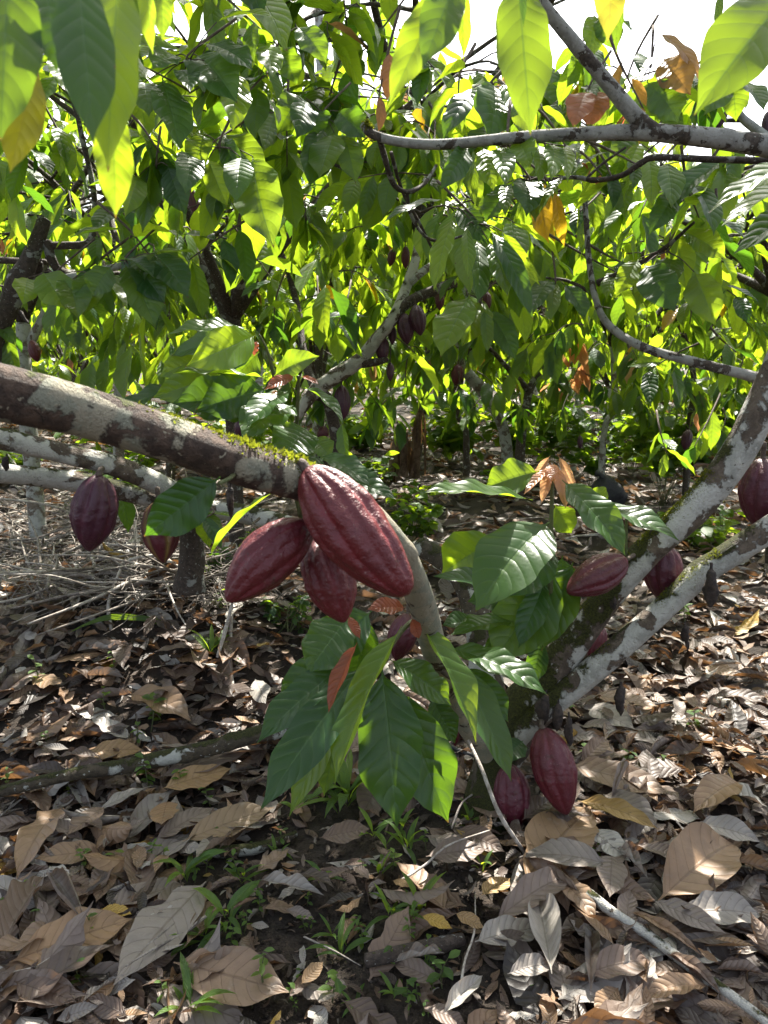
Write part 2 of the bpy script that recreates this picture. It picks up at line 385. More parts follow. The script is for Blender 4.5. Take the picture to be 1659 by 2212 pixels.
def plain(name, c1, c2, scale, rough=.7, spec=.35, bumpd=.004, trans=0.0, tcol=None):
    m, t, out = mat(name); n = N(t)
    co = n.new('ShaderNodeTexCoord').outputs['Object']
    a = n.noise(co, scale, 5, .65); b = n.noise(co, scale*6, 3, .6)
    col = n.mix(n.step(n.math('ADD', n.math('MULTIPLY', a, .7), n.math('MULTIPLY', b, .3)), .36, .64), c1, c2)
    sh = n.pbsdf(col, rough, spec, n.bump(n.math('ADD', a, b), .7, bumpd))
    if trans:
        tl = n.new('ShaderNodeBsdfTranslucent'); n.val(tl.inputs[0], tcol)
        mx = n.new('ShaderNodeMixShader'); mx.inputs[0].default_value = trans
        n.lk(sh, mx.inputs[1]); n.lk(tl.outputs[0], mx.inputs[2]); sh = mx.outputs[0]
    n.lk(sh, out.inputs[0]); return m
M_LEAF = leaf_material('green_leaf')
M_SMOOTH = leaf_material('smooth_leaf', .30, .55)
M_LENS = leaf_material('broad_leaf', .38, .24)
M_DEAD = dead_leaf_material()
M_BFORE = bark_material('bark_patched', (.042, .028, .021), (.115, .075, .053), .35, (.32, .285, .205), .24, 13.0, lich_col2=(.24, .24, .18), seed=2.3)
M_BLIMB = bark_material('bark_whitened', (.075, .055, .040), (.15, .115, .085), 0.60, (.43, .415, .37), .40, 8.0, moss_col=(.085, .090, .012), lich_col2=(.29, .285, .25), seed=5.1)
M_BMOSS = bark_material('bark_mossy', (.045, .035, .024), (.09, .07, .045), .36, (.38, .38, .34), .55, 11.0, moss_col=(.075, .080, .012), seed=1.2)
M_BDARK = bark_material('bark_dark', (.045, .034, .027), (.095, .07, .055), .22, (.28, .28, .25), 0.08, 20.0, seed=7.7)
M_BPALE = bark_material('bark_pale', (.14, .11, .085), (.22, .18, .15), .62, (.42, .42, .39), 0.1, 16.0, seed=3.9)
M_BGREY = bark_material('bark_grey', (.050, .038, .030), (.115, .090, .070), 0.64, (.36, .35, .32), .25, 19.0, seed=4.4)
M_POD = pod_material()
M_SOIL = soil_material()
M_TWIG = plain('twig_green', (.055, .075, .022), (.10, .10, .04), 60, .6)
M_TWIGB = plain('twig_brown', (.05, .034, .024), (.12, .09, .07), 50, .8)
M_STICK = plain('dry_stick', (.17, .14, .115), (.42, .385, .34), 28, .85)
M_BRUSH = plain('dry_brush', (.075, .060, .050), (.25, .22, .19), 28, .9)
M_BLACK = plain('blackened', (.012, .009, .008), (.050, .034, .026), 90, .75, bumpd=.003)
M_MOSS = plain('moss_tuft', (.040, .038, .012), (.105, .105, .018), 45, .9, .1, .002, .35, (.30, .34, .02))
M_HOSE = plain('hose_rubber', (.012, .012, .014), (.02, .02, .022), 40, .35, .5)
M_BAG = plain('black_plastic', (.008, .008, .010), (.016, .016, .018), 25, .45, .4, .01)
M_BAN = plain('dry_sheath', (.07, .045, .03), (.18, .12, .085), 18, .85, .2)
M_WEED = leaf_material('weed_leaf', .45)

# ================================================================== the ground
def axis(n, lin, far, centre=0.0, neg=1.0):
    u = np.linspace(-neg, 1, n); return centre+far*((lin/far)*u+(1-lin/far)*u**5)
gx = axis(230, 5.0, 70); gy = axis(230, 5.0, 90, 2.6, 0.75)
X, Y = np.meshgrid(gx, gy); Z = gz(X, Y)
rs = np.random.default_rng(5)
near = np.exp(-((X/4)**2+((Y-2.5)/3.5)**2)); Z = Z+rs.normal(0, .0035, Z.shape)*near
mb = MB(); ii = np.arange(len(gy)-1)[:, None]*len(gx); jj = np.arange(len(gx)-1)[None]
Qg = np.stack([ii+jj, ii+jj+1, ii+len(gx)+jj+1, ii+len(gx)+jj], -1)
mb.add(np.stack([X, Y, Z], -1), Qg)
tag(mb.build('ground', M_SOIL), kind='structure')

# ================================================================== pods
def pod_mesh(mb, stem, tip, W, rng, purple=.3, lite=0.0, res=1.0, blunt=0.0, bow=0.0, side=None):
    stem = np.asarray(stem, float); tip = np.asarray(tip, float)
    ax = tip-stem; L = np.linalg.norm(ax); D = ax/L
    ref = nrm(CAM-stem); X_ = nrm(np.cross(D, ref)); Y_ = np.cross(D, X_)
    nt_, na = int(46*res)+8, int(60*res)+10
    t = np.linspace(0, 1, nt_); t = .5-.5*np.cos(np.pi*t); th = np.arange(na)*2*np.pi/na
    prof = np.interp(t, [0, .008, .03, .07, .14, .25, .40, .55, .70, .82, .90, .955, .985, 1],
                     [.04, .17, .34, .50, .70, .89, 1.0, .985, .84, .61+.06*blunt, .40+.14*blunt, .22+.17*blunt, .12+.12*blunt, .015])
    k = np.ones(5)/5; pp = np.convolve(np.pad(prof, 2, 'edge'), k, 'valid'); pp[0] = .04; pp[-1] = .015
    a0 = rng.uniform(0, 6.28)
    # ten furrows, every second one shallower, winding a little along the pod
    thw = th[None]+a0+.18*np.sin(3*t[:, None]+a0)
    ph = (thw*5/(2*np.pi)) % 1.0; d5 = np.minimum(ph, 1-ph); d10 = np.abs(ph-.5)
    f = np.exp(-(d5/.12)**2); f2 = np.exp(-(d10/.10)**2)
    end = np.clip(np.minimum(t*9, (1-t)*6), 0, 1)[:, None]
    r = 1-(.135*f*(1+.35*np.sin(5*t[:, None]+a0))+.06*f2)*end
    nz = np.array([[mnoise.noise(Vector((math.cos(b)*2.3+a0*7, math.sin(b)*2.3, a*6.5))) for b in th] for a in t])
    nz2 = np.array([[mnoise.noise(Vector((math.cos(b)*6+a0*9, math.sin(b)*6, a*17))) for b in th] for a in t]) if res > .5 else 0
    r = r*(1+.055*nz+.026*nz2)
    rad = pp[:, None]*r*W/2
    off = bow*L*np.sin(np.pi*t)[:, None]
    V = stem+D*(t*L)[:, None, None]+X_*(rad*np.cos(th)+off)[..., None]+Y_*(rad*np.sin(th))[..., None]
    i = np.arange(nt_-1)[:, None]*na; j = np.arange(na)[None]; j2 = (j+1) % na
    Q = np.stack([i+j, i+j2, i+na+j2, i+na+j], -1)
    C = np.zeros((nt_, na, 4)); C[..., 0] = np.clip(f*.55+f2*.15, 0, 1)*(.7+.5*nz)*end; C[..., 1] = purple; C[..., 2] = lite*f; C[..., 3] = 1
    mb.add(V, Q, [((0), (k_+1) % na, k_) for k_ in range(1, na-1)]+[((nt_-1)*na, (nt_-1)*na+k_, (nt_-1)*na+k_+1) for k_ in range(1, na-1)], None, C.reshape(-1, 4))
def pod(sx, sy, sd, tx, ty, td, wpx, label, purple=.3, lite=0.0, res=1.0, blunt=0.0, bow=0.0, stalk=None, group=None, seed=0):
    rng = np.random.default_rng(abs(int(sx*7+sy*3))+seed)
    s = P(sx, sy, sd); t = P(tx, ty, td); dm = (sd+td)/2
    mb = MB(); pod_mesh(mb, s, t, wpx*dm/F, rng, purple, lite, res, blunt, bow)
    root = thing('cacao_pod', s, label, 'cacao pod', group)
    mb.build('husk', M_POD, root, s)
    D = nrm(t-s); L = np.linalg.norm(t-s)
    e = s-D*L*.12+np.array([0, 0, L*.10]) if stalk is None else P(*stalk)
    m2 = MB(); tube(m2, [s+D*L*.012, s-D*L*.05, e], [wpx*dm/F*.075, wpx*dm/F*.055, wpx*dm/F*.07], 8, 8, .08, rng)
    m2.build('stalk', M_TWIGB, root, s)
    return root
HP = 'cacao pods hanging near the forked tree'
pod(660, 1012, .985, 884, 1284, .965, 160, 'largest red cacao pod, hanging in front at the end of the mossy near branch', .05, blunt=.75, res=2.0, stalk=(640, 1035, 1.02), bow=.02)
pod(668, 1128, 1.03, 489, 1299, 1.00, 124, 'brownish red cacao pod pointing down left beneath the largest pod', .18, blunt=.25, res=1.7, stalk=(650, 1075, 1.03), bow=.03)
pod(682, 1160, 1.08, 744, 1345, 1.06, 116, 'red cacao pod partly hidden behind and below the largest pod', .08, blunt=.1, res=1.6, stalk=(655, 1080, 1.04))
pod(214, 1026, 2.38, 192, 1191, 2.42, 99, 'purple cacao pod with sunlit shoulders hanging alone under the pale left branch', .85, blunt=.1, res=1.4, stalk=(222, 1010, 2.42))
pod(342, 1082, 2.5, 354, 1216, 2.5, 84, 'reddish cacao pod half covered by a broad green leaf under the left branches', .45, .8, res=1.2)
pod(1352, 1209, 1.93, 1225, 1280, 1.88, 82, 'dark red cacao pod lying sideways against the mossy limb of the forked tree', .45, res=1.3, blunt=.3, stalk=(1368, 1200, 1.99))
pod(1432, 1174, 2.08, 1430, 1297, 2.10, 86, 'glossy dark cacao pod hanging between the two whitish limbs', .6, blunt=.2, res=1.3)
pod(1648, 990, 2.06, 1638, 1143, 2.08, 92, 'dark maroon cacao pod at the right picture edge behind the upper whitish limb', .6, res=1.2)
pod(1300, 1352, 2.30, 1274, 1424, 2.30, 44, 'small red cacao pod peeping out below the mossy limb', .3, res=.8)
pod(1172, 1572, 1.98, 1224, 1760, 1.95, 94, 'maroon cacao pod hanging just above the litter right of the trunk foot', .35, .0, res=1.4, blunt=.3, stalk=(1178, 1540, 2.05))
pod(1098, 1650, 2.02, 1116, 1793, 1.99, 80, 'dull maroon cacao pod resting in front of the trunk foot', .55, res=1.3, stalk=(1092, 1610, 2.06))
pod(880, 1325, 1.85, 856, 1428, 1.85, 62, 'dark cacao pod hidden behind the drooping leafy shoot', .55, res=.8)
pod(990, 1530, 2.25, 983, 1612, 2.25, 26, 'slim red cacao pod behind the lower stem of the near branch', .4, res=.6)
pod(873, 677, 3.8, 880, 744, 3.8, 38, 'left one of the two fat purple pods under the lichen-spotted middle branch', .95, res=.9)
pod(897, 659, 3.78, 909, 725, 3.78, 37, 'right one of the two fat purple pods under the lichen-spotted middle branch', .95, res=.9)
pod(847, 699, 3.85, 848, 745, 3.85, 20, 'slim purple pod just left of the two fat pods', .95, res=.6)
pod(826, 726, 3.85, 826, 784, 3.85, 31, 'oval purple pod hanging lower along the lichen-spotted middle branch', .9, res=.8)
pod(843, 783, 3.85, 843, 824, 3.85, 18, 'little purple pod dangling on a long stalk below the middle branch', .9, res=.6, stalk=(845, 740, 3.85))
pod(738, 833, 3.9, 741, 908, 3.9, 38, 'dull purple pod under the lower end of the middle branch', .95, res=.9)
pod(850, 538, 4.0, 842, 576, 4.0, 19, 'left one of two small red pods high above the middle branch', .5, res=.6)
pod(876, 532, 4.0, 876, 581, 4.0, 20, 'right one of two small red pods high above the middle branch', .4, res=.6)
pod(950, 628, 4.3, 950, 671, 4.3, 21, 'red pod beneath the right fork of the middle branch', .5, res=.6)
pod(1052, 630, 4.3, 1052, 673, 4.3, 21, 'dark red pod among the leaves right of the middle branch', .6, res=.6)
pod(990, 787, 6.4, 984, 833, 6.4, 27, 'pinkish pod on the leaning pale trunk in the next row', .35, res=.6)
pod(703, 921, 4.6, 692, 951, 4.6, 26, 'small maroon pod low behind the curled leaf shoot', .6, res=.5)
pod(531, 898, 2.6, 514, 946, 2.6, 34, 'dark purple pod seen just above the mossy near branch', .9, res=.6)
pod(556, 880, 2.7, 545, 930, 2.7, 32, 'dark purple pod behind the one above the mossy near branch', .9, res=.6)
pod(414, 408, 4.0, 420, 473, 4.0, 27, 'dark red pod hanging high in the left crown', .6, res=.6)
pod(415, 553, 4.0, 414, 621, 4.0, 21, 'almost black pod on the arched branch of the left fork', 1.0, res=.6)
pod(68, 735, 4.8, 81, 782, 4.8, 26, 'red pod at the far left above the thick near branch', .35, res=.6)
pod(192, 704, 5.4, 172, 731, 5.4, 22, 'purple pod in the far left thicket below the arched grey branch', .8, res=.5)
pod(1566, 220, 2.6, 1547, 281, 2.6, 28, 'blackish pod sticking up beside the bent twig at upper right', 1.0, res=.7)
pod(1660, 240, 2.5, 1656, 300, 2.5, 24, 'blackish pod cut by the right edge above the upper branch', 1.0, res=.6)
pod(1436, 850, 7.0, 1436, 878, 7.0, 19, 'red pod in the far right thicket under the slender branch', .5, res=.5)
pod(1488, 928, 6.0, 1478, 972, 6.0, 24, 'purplish pod low in the far right row', .9, res=.5)
pod(1517, 898, 6.2, 1513, 930, 6.2, 17, 'smaller purplish pod beside the low one in the far right row', .9, res=.5)
pod(1253, 941, 6.0, 1253, 969, 6.0, 13, 'tiny blackish pod left of the black sack', 1.0, res=.5)

# blackened shrivelled pods
def dead_pod(sx, sy, sd, tx, ty, wpx, label):
    rng = np.random.default_rng(int(sx*3+sy))
    s = P(sx, sy, sd); t = P(tx, ty, sd); W = wpx*sd/F/2
    D = t-s; sd_ = np.array([rng.uniform(-1, 1), rng.uniform(-1, 1), 0])*np.linalg.norm(D)*.05
    mb = MB(); tube(mb, [s-D*.15, s, s+D*.12, s+D*.45+sd_, s+D*.8, t], [W*.22, W*.25, W*.75, W, W*.7, W*.12], 16, 44, .55, rng, knots=3)
    return tag(mb.build('shrivelled_pod', M_BLACK), label, 'dead pod', 'shrivelled black pods left on the branches')
dead_pod(1180, 1500, 2.0, 1176, 1566, 24, 'shrivelled black pod at the lower limb joint, leftmost of three')
dead_pod(1206, 1520, 1.98, 1203, 1580, 19, 'shrivelled black pod at the lower limb joint, middle of three')
dead_pod(1229, 1548, 1.97, 1231, 1612, 18, 'shrivelled black pod beside the maroon pod, rightmost of three')
dead_pod(1536, 1228, 1.93, 1534, 1312, 26, 'knobbly black dead pod hanging from the moss patch of the lower limb')
dead_pod(1341, 1482, 2.03, 1341, 1546, 21, 'black dead pod under the middle of the lower whitish limb')
dead_pod(1480, 1350, 2.1, 1486, 1405, 14, 'thin dark dead pod below the lower limb above sunny litter')
dead_pod(1327, 1292, 2.0, 1326, 1318, 13, 'stubby black dead pod under the sideways pod')
dead_pod(498, 1052, 1.03, 499, 1120, 17, 'black dead pod hanging below the mossy near branch')
dead_pod(15, 985, 2.3, 13, 1018, 12, 'black dead pod hanging from the upper pale left branch')
dead_pod(88, 563, 2.7, 78, 600, 11, 'black dead pod slanting under the broken stub at left')
dead_pod(104, 578, 2.7, 100, 612, 9, 'thin black dead pod right of the slanting one under the broken stub')
dead_pod(125, 582, 2.75, 134, 600, 26, 'rounded black dead pod on the dark branch at left')
dead_pod(43, 672, 2.6, 62, 699, 9, 'small black dead pod beside the left tree trunk')

# ================================================================== live leaves traced one by one
def one_leaf(mb, bx, by, bd, tx, ty, td, wpx, tint, up=.6, roll=0.0, bend=.35, fold=.25, nu=12, nv=44, twist=0.0, wave=.055, quilt=.016, curl=0.0, sbend=0.0, seed=0):
    """from base to tip, both given as picture position and distance; up blends the blade's face from the camera to the sky"""
    b = P(bx, by, bd); t = P(tx, ty, td); c = (b+t)/2
    D = nrm(t-b); n = (1-up)*nrm(CAM-c)+up*np.array([0, 0, 1.0]); n = nrm(n-D*(n @ D))
    if roll:
        B = np.cross(D, n); n = n*math.cos(roll)+B*math.sin(roll)
    L = np.linalg.norm(t-b)*(1+bend*bend/12)
    # aim so that the bent blade still ends at the tip
    half = bend*.45
    D2 = D*math.cos(half)+n*math.sin(half); n2 = n*math.cos(half)-D*math.sin(half)
    leaves(mb, [b], [D2], [n2], L, wpx*(bd+td)/2/F*(1.22 if bd > 1.1 and wpx > 34 else 1.0), nu, nv, bend, fold, twist, wave, quilt, np.array(tint), np.random.default_rng(abs(int(bx*13+by*7+tx)+seed)), curl, sbend)
G0, G1, G2, G3 = (.12, 0, 0, 1), (.35, 0, 0, 1), (.65, 0, 0, 1), (.95, 0, 0, 1)
RED, ORG, YEL = (.0, 0, .97, 1), (.95, .12, .9, 1), (.7, .9, 0, 1)
def shoot(parent, base, name, stem_pts, stem_r, specs, stem_mat=None, label=None):
    """a leafy shoot (part) with each leaf a sub-part"""
    mb = MB(); pts = [P(*q) for q in stem_pts]
    tube(mb, pts, stem_r, 8, None, .08, np.random.default_rng(4))
    st = mb.build(name, stem_mat or M_TWIG, parent, base)
    if label: st['label'] = label
    for sp in specs:
        a, kw = sp[:8], (sp[8] if len(sp) > 8 else {})
        kw = dict(kw); lab = kw.pop('label', None)
        lens = a[2] < .88 or a[5] < .84
        if lens: kw.setdefault('quilt', .006)
        m = MB(); one_leaf(m, *a, **kw)
        lo = m.build('leaf', M_LENS if lens else M_SMOOTH, st, base)
        if lab: lo['label'] = lab
    return st

# ---------------------------------------------------------------- the forked tree in front
B0 = G(1060, 1752)
T0 = thing('cacao_tree', B0, 'forked cacao tree with whitish lichen limbs and a mossy foot in front', 'cacao tree')
def limb(parent, base, name, pts, px, mat_, seg=16, rough=.06, seed=1, knots=3, n=None, label=None, mossy=None, pale=None):
    """pts: picture x, y, distance; px: widths in picture pixels"""
    p = [P(*q) for q in pts]
    rad = [w_*q[2]/F/2 for w_, q in zip(np.interp(np.linspace(0, 1, len(pts)), np.linspace(0, 1, len(px)), px), pts)]
    mb = MB(); c, r = tube(mb, p, rad, seg, n or 8*len(pts), rough, np.random.default_rng(seed), knots=knots, mossy=mossy, pale=pale)
    o = mb.build(name, mat_, parent, base)
    if label: o['label'] = label
    return o, c, r
limb(T0, B0, 'trunk', [(1046, 1790, 2.06), (1048, 1745, 2.07), (1060, 1680, 2.09), (1084, 1610, 2.11), (1112, 1555, 2.13)], [150, 100, 88, 94, 92], M_BMOSS, 20, .07, 3, mossy=[.5, .4, .3, .3, .4])
lA = limb(T0, B0, 'limb', [(1085, 1625, 2.13), (1120, 1545, 2.12), (1200, 1440, 2.10), (1310, 1292, 2.06), (1400, 1190, 2.02), (1500, 1098, 1.98), (1588, 985, 1.95), (1648, 870, 1.92), (1700, 740, 1.9), (1740, 560, 1.9)], [60, 84, 76, 64, 62, 68, 70, 68, 62, 56], M_BLIMB, 22, .05, 8, 3, mossy=[.75, .6, .45, .38, .32, .08, .15, 0, 0, 0])
lB = limb(T0, B0, 'limb', [(1085, 1640, 2.1), (1130, 1575, 2.09), (1200, 1512, 2.07), (1290, 1440, 2.05), (1400, 1345, 2.02), (1520, 1237, 2.0), (1659, 1146, 1.96), (1810, 1060, 1.92)], [60, 66, 56, 54, 52, 52, 58, 60], M_BLIMB, 20, .05, 11, 3, mossy=[.6, .4, .3, .05, .05, .22, 0, 0])
limb(T0, B0, 'limb', [(1085, 1660, 2.16), (1066, 1560, 2.24), (1048, 1440, 2.30), (1030, 1330, 2.38), (1008, 1265, 2.44), (960, 1212, 2.52), (905, 1180, 2.6)], [84, 70, 64, 58, 52, 46, 40], M_BMOSS, 16, .07, 14, 3, label='dark mossy rear limb')
lD = limb(T0, B0, 'limb', [(1068, 1650, 2.09), (1040, 1610, 2.05), (985, 1525, 1.92), (945, 1420, 1.74), (915, 1320, 1.52), (880, 1225, 1.32), (810, 1135, 1.14), (720, 1070, 1.055), (640, 1036, 1.01), (540, 1008, .97), (430, 970, .93), (300, 928, .89), (150, 882, .845), (0, 846, .80), (-160, 808, .76)],
     [40, 46, 52, 56, 60, 64, 74, 82, 86, 92, 98, 104, 112, 124, 132], M_BFORE, 26, .045, 21, 6, n=170, pale=[.6, .7, .8, .9, 1, 1, .6, .1, 0, 0, 0, 0, 0, 0, 0], label='near branch with beige patches and moss')
for (a, b, cc, wd, mt) in [((1400, 1200, 2.02), (1404, 1165, 2.0), (1408, 1140, 1.99), [14, 9, 5], M_BMOSS), ((955, 1450, 1.72), (990, 1475, 1.70), (1004, 1480, 1.7), [12, 8, 5], M_TWIGB)]:
    limb(T0, B0, 'stub', [a, b, cc], wd, mt, 8, .1, 5, 0)
# moss cushions standing up from the bark
def moss_on(parent, base, c, r, i0, i1, count, hgt, seed, spread=.9, nz_min=.2):
    rng = np.random.default_rng(seed); idx = rng.uniform(i0, i1, count)*(len(c)-1)
    # clumped along the branch
    ctr = rng.uniform(i0, i1, max(5, count//90))*(len(c)-1); pick = ctr[rng.integers(0, len(ctr), count)]+rng.normal(0, .009*len(c), count)
    idx = np.clip(np.where(rng.random(count) < .75, pick, idx), i0*(len(c)-1), i1*(len(c)-1))
    k = np.clip(idx.astype(int), 0, len(c)-2); f = (idx-k)[:, None]
    p = c[k]*(1-f)+c[k+1]*f; T = nrm(c[k+1]-c[k]); up = np.array([0, 0, 1.0])-T*T[:, 2:3]; up = nrm(up); sd = np.cross(T, up)
    a = rng.normal(0, spread*.5, count)+.25
    n = up*np.cos(a)[:, None]+sd*np.sin(a)[:, None]
    pos = p+n*(r[k]*.97)[:, None]
    d = nrm(n+rng.normal(0, .55, (count, 3)))
    nn = nrm(np.cross(d, rng.normal(0, 1, (count, 3))))
    mb = MB(); leaves(mb, pos, d, nn, hgt*rng.uniform(.4, 1.2, count), hgt*.45, 1, 2, .6, .2, rng=rng)
    return tag(mb.build('moss', M_MOSS, parent, base), kind='stuff')
moss_on(T0, B0, lD[1], lD[2], .54, .70, 900, .007, 3, 1.2)
moss_on(T0, B0, lD[1], lD[2], .57, .66, 420, .011, 12, .8)
moss_on(T0, B0, lD[1], lD[2], .68, .80, 300, .006, 8, .8)
moss_on(T0, B0, lD[1], lD[2], .20, .42, 900, .006, 9, .8)
moss_on(T0, B0, lA[1], lA[2], .44, .62, 2200, .006, 4, .8)
moss_on(T0, B0, lA[1], lA[2], .10, .42, 1800, .005, 5, 1.4)
moss_on(T0, B0, lB[1], lB[2], .60, .76, 1100, .0055, 6, .8)
moss_on(T0, B0, lB[1], lB[2], .18, .5, 1000, .005, 7, 1.0)

# drooping shoot at the elbow of the near branch
shoot(T0, B0, 'leafy_shoot', [(915, 1330, 1.58), (880, 1350, 1.54), (845, 1395, 1.52), (818, 1440, 1.52), (790, 1450, 1.52)], [.006, .005, .0045, .0035, .002], [
    (825, 1440, 1.52, 858, 1786, 1.46, 116, G0, dict(up=.15, bend=.30, fold=.16, quilt=.014)),
    (851, 1480, 1.58, 968, 1776, 1.56, 106, G0, dict(up=.2, bend=.25, fold=.2)),
    (868, 1352, 1.50, 724, 1700, 1.40, 82, G3, dict(up=.35, roll=.75, bend=.3, fold=.55, wave=.05)),  # bright tint stands in for sunlight on this blade
    (786, 1432, 1.52, 562, 1752, 1.38, 88, G0, dict(up=.45, bend=.2, fold=.2)),
    (775, 1480, 1.56, 626, 1764, 1.52, 74, G2, dict(up=.3, roll=.5, bend=.3, fold=.3)),
    (750, 1430, 1.55, 556, 1606, 1.46, 72, G0, dict(up=.55, bend=.4, fold=.35)),
    (756, 1330, 1.58, 664, 1455, 1.52, 92, G1, dict(up=.3, bend=.5, fold=.15)),
    (803, 1320, 1.62, 680, 1432, 1.60, 94, G0, dict(up=.35, bend=.45)),
    (757, 1400, 1.60, 604, 1535, 1.58, 86, G0, dict(up=.3, bend=.4)),
    (795, 1335, 1.62, 765, 1470, 1.64, 70, G0, dict(up=.2, bend=.3)),
    (842, 1425, 1.62, 974, 1524, 1.62, 66, G1, dict(up=.5, bend=.5, fold=.3)),
    (930, 1505, 1.74, 983, 1606, 1.72, 50, G0, dict(up=.3)),
    (884, 1605, 1.68, 914, 1742, 1.66, 46, G1, dict(up=.2)),
    (860, 1590, 1.66, 880, 1720, 1.64, 52, G0, dict(up=.2)),
    (740, 1560, 1.6, 700, 1720, 1.58, 46, G1, dict(up=.3, roll=.3)),
    (876, 1313, 1.50, 794, 1317, 1.46, 40, RED, dict(up=.5, bend=.4, fold=.3, label='coppery red young leaf')),
    (772, 1388, 1.46, 710, 1540, 1.42, 40, RED, dict(up=.2, roll=.6, bend=.25, fold=.6, label='coppery red young leaf')),
    (753, 1330, 1.45, 778, 1380, 1.43, 22, RED, dict(up=.2, label='coppery red young leaf')),
    (890, 1335, 1.5, 905, 1380, 1.5, 26, RED, dict(up=.3, label='coppery red young leaf')),
])
shoot(T0, B0, 'leafy_shoot', [(925, 1345, 1.6), (945, 1370, 1.64), (968, 1400, 1.7), (990, 1428, 1.76)], [.006, .005, .004, .0025], [
    (905, 1338, 1.58, 1027, 1608, 1.50, 74, G3, dict(up=.35, roll=-.7, bend=.35, fold=.6, wave=.05)),  # sunlit look put into the leaf's bright tint
    (985, 1420, 1.72, 1104, 1688, 1.62, 66, G1, dict(up=.35, roll=-.3, bend=.3, fold=.35)),
    (968, 1398, 1.80, 1182, 1504, 1.66, 70, G1, dict(up=.75, bend=.55, fold=.25, wave=.06)),
    (1000, 1440, 1.8, 1098, 1560, 1.76, 60, G0, dict(up=.4, bend=.4)),
    (1130, 1600, 2.0, 1085, 1645, 1.94, 48, G0, dict(up=.4, bend=.4)),
])
# upright shoot between the limbs
shoot(T0, B0, 'leafy_shoot', [(1150, 1500, 2.12), (1180, 1380, 2.0), (1188, 1290, 1.92), (1190, 1175, 1.88), (1192, 1080, 1.87), (1195, 1005, 1.87)], [.009, .008, .007, .006, .005, .003], [
    (1186, 1128, 1.80, 1030, 1320, 1.66, 124, G1, dict(up=.5, bend=.75, fold=.18, quilt=.022, wave=.02)),
    (1150, 1080, 1.84, 900, 1068, 1.72, 60, G2, dict(up=.78, bend=.3, fold=.35)),
    (1165, 1018, 1.86, 1045, 1056, 1.90, 72, G2, dict(up=.5, roll=-.2, bend=.3)),
    (1214, 1037, 1.82, 1350, 1200, 1.72, 78, G1, dict(up=.7, bend=.35, fold=.3, quilt=.02)),
    (1270, 1060, 1.95, 1312, 1088, 1.97, 40, G3, dict(up=.3)),
    (1198, 1090, 1.9, 1234, 1152, 1.92, 48, G2, dict(up=.25)),
    (1072, 1160, 1.95, 955, 1238, 1.98, 98, G2, dict(up=.25, roll=-.3, bend=.5)),
    (1112, 1282, 1.88, 935, 1246, 1.80, 58, G0, dict(up=.7, bend=.35)),
    (1197, 1180, 1.92, 1085, 1290, 1.88, 100, G0, dict(up=.4, bend=.5)),
    (1205, 1235, 1.94, 1064, 1430, 1.88, 116, G1, dict(up=.2, bend=.3, fold=.15)),
    (1238, 1215, 1.96, 1170, 1405, 1.92, 74, G1, dict(up=.2, bend=.25, fold=.25)),
    (1215, 1200, 1.98, 1205, 1330, 1.98, 70, G0, dict(up=.2)),
    (1112, 1342, 1.9, 972, 1374, 1.78, 52, G1, dict(up=.75, bend=.4)),
    (1040, 1345, 1.95, 955, 1352, 1.9, 48, G0, dict(up=.6, bend=.4)),
    (1120, 1290, 2.0, 1010, 1300, 1.98, 60, G0, dict(up=.4)),
    (1150, 1180, 1.95, 1010, 1200, 1.98, 50, G1, dict(up=.5, bend=.5)),
    (1170, 1380, 2.0, 1150, 1480, 1.98, 40, G0, dict(up=.25)),
    (1130, 1360, 2.0, 1040, 1420, 1.96, 42, G0, dict(up=.4)),
    (1180, 1250, 1.9, 1120, 1400, 1.84, 52, G0, dict(up=.25, bend=.35)),
    (1190, 1010, 1.86, 1131, 1070, 1.80, 24, ORG, dict(up=.3, fold=.5, roll=.3, label='drooping orange young leaf')),
    (1191, 1004, 1.86, 1169, 1088, 1.83, 26, ORG, dict(up=.3, fold=.4, label='drooping orange young leaf')),
    (1193, 1002, 1.85, 1189, 1040, 1.82, 30, ORG, dict(up=.3, fold=.3, label='drooping orange young leaf')),
    (1196, 1000, 1.86, 1205, 1052, 1.86, 26, ORG, dict(up=.3, fold=.4, label='drooping orange young leaf')),
    (1200, 1006, 1.85, 1222, 1100, 1.82, 32, ORG, dict(up=.3, fold=.4, roll=-.3, label='drooping orange young leaf')),
    (1206, 985, 1.88, 1242, 1060, 1.88, 24, ORG, dict(up=.3, fold=.5, label='drooping orange young leaf')),
    (1188, 985, 1.88, 1150, 1040, 1.88, 20, ORG, dict(up=.3, fold=.5, label='drooping orange young leaf')),
])
shoot(T0, B0, 'leafy_shoot', [(1350, 1215, 2.0), (1352, 1160, 1.98), (1354, 1105, 1.97)], [.006, .005, .003], [
    (1275, 1090, 1.93, 1467, 1170, 1.80, 66, G1, dict(up=.8, bend=.4, fold=.25, quilt=.02)),
    (1354, 1108, 1.97, 1388, 1140, 1.95, 26, G1, dict(up=.4)),
])

# a broad leaf and a narrow one hanging just under the near branch
shoot(T0, B0, 'leafy_shoot', [(520, 1005, .96), (500, 1030, .93), (474, 1044, .90)], [.003, .003, .0025], [
    (476, 1030, .90, 312, 1158, .90, 104, (0, 0, 0, 1), dict(up=.15, bend=.25, fold=.15, roll=-.15)),  # darkest tint stands in for the shade under the branch
    (590, 1062, 1.25, 455, 1204, 1.4, 46, G2, dict(up=.5, bend=.3, fold=.4, roll=.5)),
])

